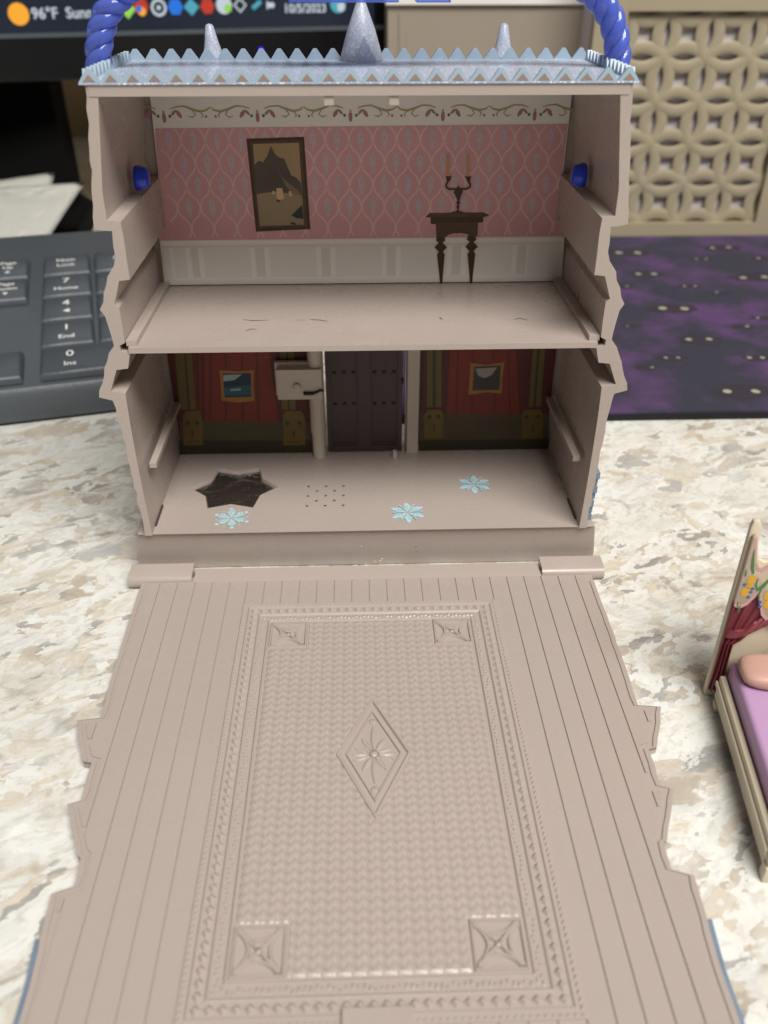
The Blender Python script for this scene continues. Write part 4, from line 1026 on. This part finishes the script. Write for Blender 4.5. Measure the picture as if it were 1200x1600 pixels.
# ------------------------------------------------------------------ papers behind the keyboard
def paper(pts, name, label, lift):
    b = B(); n = 10; b.mi('paper'); rows = []
    A_, B_, C_, D_ = [Vector(p) for p in pts]     # near-left, near-right, far-right, far-left
    for j in range(n+1):
        t = j/n; l, r = A_.lerp(D_, t), B_.lerp(C_, t)
        rows.append([b.bm.verts.new(l.lerp(r, i/n)+UZ*(lift*math.sin(math.pi*t)*(.5+.5*math.sin(3*i/n+.5)))) for i in range(n+1)])
    fs = []
    for j in range(n):
        for i in range(n): f = b.bm.faces.new((rows[j][i], rows[j][i+1], rows[j+1][i+1], rows[j+1][i])); f.smooth = True; fs.append(f)
    r_ = bmesh.ops.solidify(b.bm, geom=fs, thickness=.02)
    o = b.done(name); tag(o, label, 'paper', 'papers behind the keyboard'); return o
P1 = [Py(-60, 386, 20.9), Py(72, 379, 20.9), Py(134, 285, 26), Py(-60, 296, 26)]
P2 = [Py(-60, 400, 21.4), Py(60, 378, 22.2), Py(86, 269, 27.5), Py(-60, 290, 27.5)]
paper(P1, 'paper_sheet', 'white paper sheet with slanted corner leaning behind the keyboard, in front of the other sheet', .15)
paper(P2, 'paper_sheet', 'white paper sheet mostly hidden behind the front sheet of paper', .1)

# ------------------------------------------------------------------ monitor
MP = Py(0, 52, 30); yaw = R(17); MU = Vector((math.cos(yaw), math.sin(yaw), 0)); MN = Vector((math.sin(yaw), -math.cos(yaw), 0))
mon = thing('monitor', MP+Vector((0, 0, -MP.z)), 'black computer monitor showing a dark taskbar, behind the keyboard', 'monitor')
def mp_(u, z, d=0): return MP+MU*u+UZ*(z-MP.z)+MN*d
def mbox(u0, u1, z0, z1, d0, d1, mk, name, parent, bev=0):
    b = B(); b.mi(mk); v = [b.bm.verts.new(mp_(u, z, d)) for d in (d0, d1) for u, z in ((u0, z0), (u1, z0), (u1, z1), (u0, z1))]
    for f in ((0, 1, 2, 3), (7, 6, 5, 4), (0, 4, 5, 1), (1, 5, 6, 2), (2, 6, 7, 3), (3, 7, 4, 0)): b.bm.faces.new([v[i] for i in f])
    bmesh.ops.recalc_face_normals(b.bm, faces=b.bm.faces[:])
    if bev: b.bevel(bev, 2)
    return b.done(name, parent, smooth_ang=40)
UR = (Pp(612, 15, MP, MN)-MP).dot(MU); zb_ = MP.z; zlow = Pp(60, 128, MP, MN).z
mbox(-30, UR, zlow, zb_+28, -2.5, 0, 'bezel', 'housing', mon, .15)
scr = mbox(-29, UR-1.0, zb_, zb_+27, .004, .03, 'screen', 'screen', mon)
mbox(-29.5, UR-.3, zb_-.22, zb_-.02, .004, .06, 'kb', 'bezel_lip', mon)
def sp(px, py): return Pp(px, py, MP+MN*.036, MN)
def stext(body, px, py, size, mk='e_white', name='screen_text', align='LEFT'):
    text_obj(name, scr, body, size, mk, sp(px, py), MU, UZ, MN, bold=.012, align=align)
stext('96\u00b0F  Sunny', 49, 22, .64)
stext('10/5/2023', 443, 14, .56)
def sdisc(px, py, r, mk, n=16, d=0):
    p = sp(px, py)+MN*d; b = B(); b.face([p+MU*x+UZ*z for x, z in circ(0, 0, r, n)], mk); b.done('screen_icon', scr, recalc=False)
sdisc(29, 22, .47, 'e_sun'); sdisc(199, 15, .40, 'e_green', 4)
sdisc(220, 10, .36, 'e_red', 8); sdisc(222, 18, .2, 'e_sun', 8, .004); sdisc(217, 14, .15, 'e_blue', 8, .006)
sdisc(248, 12, .38, 'e_white', 14); sdisc(248, 12, .26, 'screen', 14, .004); sdisc(248, 12, .11, 'e_white', 8, .008)
sdisc(274, 11, .38, 'e_blue', 6); sdisc(299, 11, .38, 'e_teal', 4); sdisc(324, 10, .36, 'e_red', 6)
sdisc(350, 8, .40, 'e_white', 12); sdisc(356, 13, .2, 'e_green', 8, .004)
for x in (375,): sdisc(x, 8, .34, 'e_white', 4); sdisc(x, 8, .24, 'screen', 4, .004)
for x, y in ((397, 11), (401, 8), (405, 4)): sdisc(x, y, .14, 'e_teal', 4)
sdisc(420, 8, .22, 'e_white', 3); sdisc(425, 8, .14, 'e_white', 6, .004)
sdisc(528, 6, .42, 'e_teal', 14); sdisc(533, 11, .22, 'e_white', 10, .004)
pl = Pp(408, 80, MP, MN); b = B(); b.lathe([(.14, 0), (.14, .03), (.05, .05)], (0, 0, 0), 'e_led', 10)
for v in b.bm.verts: v.co = pl+MU*v.co.x+UZ*(v.co.y*1.3)+MN*(v.co.z+.002)
b.done('power_light', mon)
# stand: sloping neck and foot
s0 = MP+MN*-4
b = B(); b.mi('stand'); ng = []
for px0, px1, py, Y in ((-120, 74, 118, 33), (-140, 88, 190, 33), (-160, 108, 290, 32), (-165, 112, 335, 31)):
    a, c = Py(px0, py, Y), Py(px1, py, Y); ng.append([b.bm.verts.new(p) for p in (a, c, c+Vector((0, 2.2, 0)), a+Vector((0, 2.2, 0)))])
for q in range(3):
    for k in range(4): b.bm.faces.new((ng[q][k], ng[q][(k+1) % 4], ng[q+1][(k+1) % 4], ng[q+1][k]))
b.bm.faces.new(ng[0]); b.bm.faces.new(ng[-1][::-1]); b.bevel(.15, 2); b.done('stand_neck', mon)
fz = .02; fp = [Pz(-250, 395, fz), Pz(128, 392, fz), Pz(152, 345, fz), Pz(110, 318, fz), Pz(-200, 318, fz)]
b = B(); b.prism([(p.x, p.y) for p in fp], 'xy', fz, ng and 1.1, 'stand'); b.bevel(.2, 3); b.done('stand_foot', mon)

# ------------------------------------------------------------------ lattice organiser at the back
OY = 28.6
org = thing('desk_organizer', (16, OY+5, 0), 'beige desk organizer with interlaced lattice front behind the purple mouse pad', 'desk organizer')
xr = 24.5
lx0, lx1 = Py(980, 22, OY).x, Py(1178, 346, OY).x
lz1, lz0 = Py(1090, 17, OY).z, Py(1090, 347, OY).z
xl = Py(925, 60, OY).x
def obox(x0, x1, y0, y1, z0, z1, mk, name, bev=.08):
    b = B(); b.box(x0, x1, y0, y1, z0, z1, mk); b.bevel(bev, 2) if bev else None; return b.done(name, org, smooth_ang=40)
obox(xl, lx0, OY-.2, OY+.455, .005, 16, 'beige', 'frame_stile'); obox(lx1, xr, OY-.2, OY+.455, .005, 16, 'beige', 'frame_stile')
obox(lx0+.002, lx1-.002, OY-.2, OY+.455, lz1, 15.9, 'beige', 'frame_rail'); obox(lx0+.002, lx1-.002, OY-.25, OY+.45, .005, lz0, 'beige', 'frame_rail')
obox(xl, xr, OY+.46, OY+10, .005, 15.5, 'latback', 'body', .1)
NXL = max(2, int(round((lx1-lx0)/1.98))); pit = (lx1-lx0)/NXL; NZL = int(round((lz1-lz0)/pit)); pz = (lz1-lz0)/NZL
lat = obox(lx0-.0, lx1+.0, OY+.40, OY+.43, lz0+.02, lz0+.06, 'beige', 'lattice', 0)
def link(horizontal):
    b = B(); h = pit*.5*1.0; bul = pit*.207; n = 10
    for sg in (-1, 1):
        pts = []
        for k in range(n+1):
            t = -1+2*k/n; x = h*t; z = sg*(math.sqrt(max(0, .5*pit*pit-(h*t)**2))-pit*.5)
            pts.append((x, 0, z) if horizontal else (z, 0, x))
        rg = []
        wd, dp = .27, .10
        for k, p in enumerate(pts):
            a, c = Vector(pts[max(0, k-1)]), Vector(pts[min(n, k+1)]); t = (c-a).normalized(); nn = Vector((t.z, 0, -t.x))
            p = Vector(p)
            rg.append([b.bm.verts.new(p+nn*u+Vector((0, v, 0))) for u, v in ((-wd*.55, -dp*.55), (wd*.55, -dp*.55), (wd, 0), (wd, dp*1.4), (-wd, dp*1.4), (-wd, 0))])
        b.mi('beige')
        for k in range(n):
            for j in range(6): f = b.bm.faces.new((rg[k][j], rg[k][(j+1) % 6], rg[k+1][(j+1) % 6], rg[k+1][j])); f.smooth = True
        b.bm.faces.new(rg[0]); b.bm.faces.new(rg[-1])
    return b.mesh('lattice_link', c=(0, 0, 0), smooth_ang=45)[0]
lh, lv = link(True), link(False)
for j in range(NZL+1):
    for i in range(NXL):
        place('lattice_link', lh, (lx0+pit*(i+.5), OY+.13+.012*((i+j) % 2), lz0+pz*j), lat)
for j in range(NZL):
    for i in range(NXL+1):
        place('lattice_link', lv, (lx0+pit*i, OY+.134+.012*((i+j) % 2), lz0+pz*(j+.5)), lat)
# plain grey box between monitor and organiser
gx0 = Py(606, 60, 31).x; gz = Py(760, 4, 31).z
gb = thing('storage_box', ((gx0+xl)/2, 36, 0), 'plain grey-beige storage box with pale rim beside the lattice organizer', 'box')
b = B(); b.box(gx0, xl+.9, 31, 41, .005, gz-.09, 'taupebox'); b.bevel(.2, 2); b.done('box_body', gb)
b = B(); b.box(gx0-.1, xl+1.0, 30.8, 41.2, gz-.08, gz+.5, 'white'); b.bevel(.12, 2); b.done('rim', gb)
b = B(); b.box(gx0+.55, gx0+.75, 30.93, 30.998, 1, gz-.4, 'taupebox'); b.done('corner_bead', gb)

# ------------------------------------------------------------------ mouse pad
pad = thing('mouse_pad', (13, 18, 0), 'purple mouse pad printed with dark blotches and pale pairs of eyes', 'mouse pad')
b = B(); b.box(1.2, 26.5, 7.75, 28.2, .005, .22, 'padedge'); b.bevel(.04); b.done('rubber_base', pad)
b = B(); b.box(1.25, 26.45, 7.80, 28.15, .222, .30, 'pad'); cloth = b.done('printed_cloth', pad)
def padpt(cx, cy): return Pz(940+cx/4.615, 340+cy/4.615, .30)
EY = [(125, 255, 260, 255), (800, 220, 915, 215), (685, 300, 755, 300), (265, 408, 378, 408), (597, 495, 675, 495), (1020, 435, 1175, 430), (440, 655, 597, 658), (628, 880, 775, 878), (463, 1012, 552, 1012), (1065, 1012, 1160, 1012), (905, 1255, 1110, 1255), (1125, 725, 1210, 725), (1050, 785, 980, 790), (365, 1082, 290, 1085), (183, 497, 110, 497), (830, 540, 890, 545), (185, 785, 235, 780), (1130, 295, 1220, 295)]
for k, (ax, ay, bx_, by_) in enumerate(EY):
    a, c = padpt(ax, ay), padpt(bx_, by_); mid = (a+c)/2; d = (c-a); L_ = d.length
    bb = B(); n = 22; rnd = [random.uniform(.75, 1.3) for _ in range(n)]
    bb.face([(mid.x+L_*1.15*rnd[i]*math.cos(6.283*i/n), mid.y+L_*.62*rnd[(i*7) % n]*math.sin(6.283*i/n), .302+.0004*k) for i in range(n)], 'blotch'); bb.done('dark_blotch', cloth, recalc=False)
    dim = k in (12, 13, 14, 15, 16, 11)
    for q, sg in ((a, -1), (c, 1)):
        if dim and sg > 0: continue
        bb = B(); r_ = min(.36, L_*.20)*(.8 if k % 3 else 1.0)
        bb.face([(q.x+x, q.y+y, .314) for x, y in circ(0, 0, r_, 12, r_*.95, -sg*.5)], 'eye'); bb.done('eye_print', cloth, recalc=False)
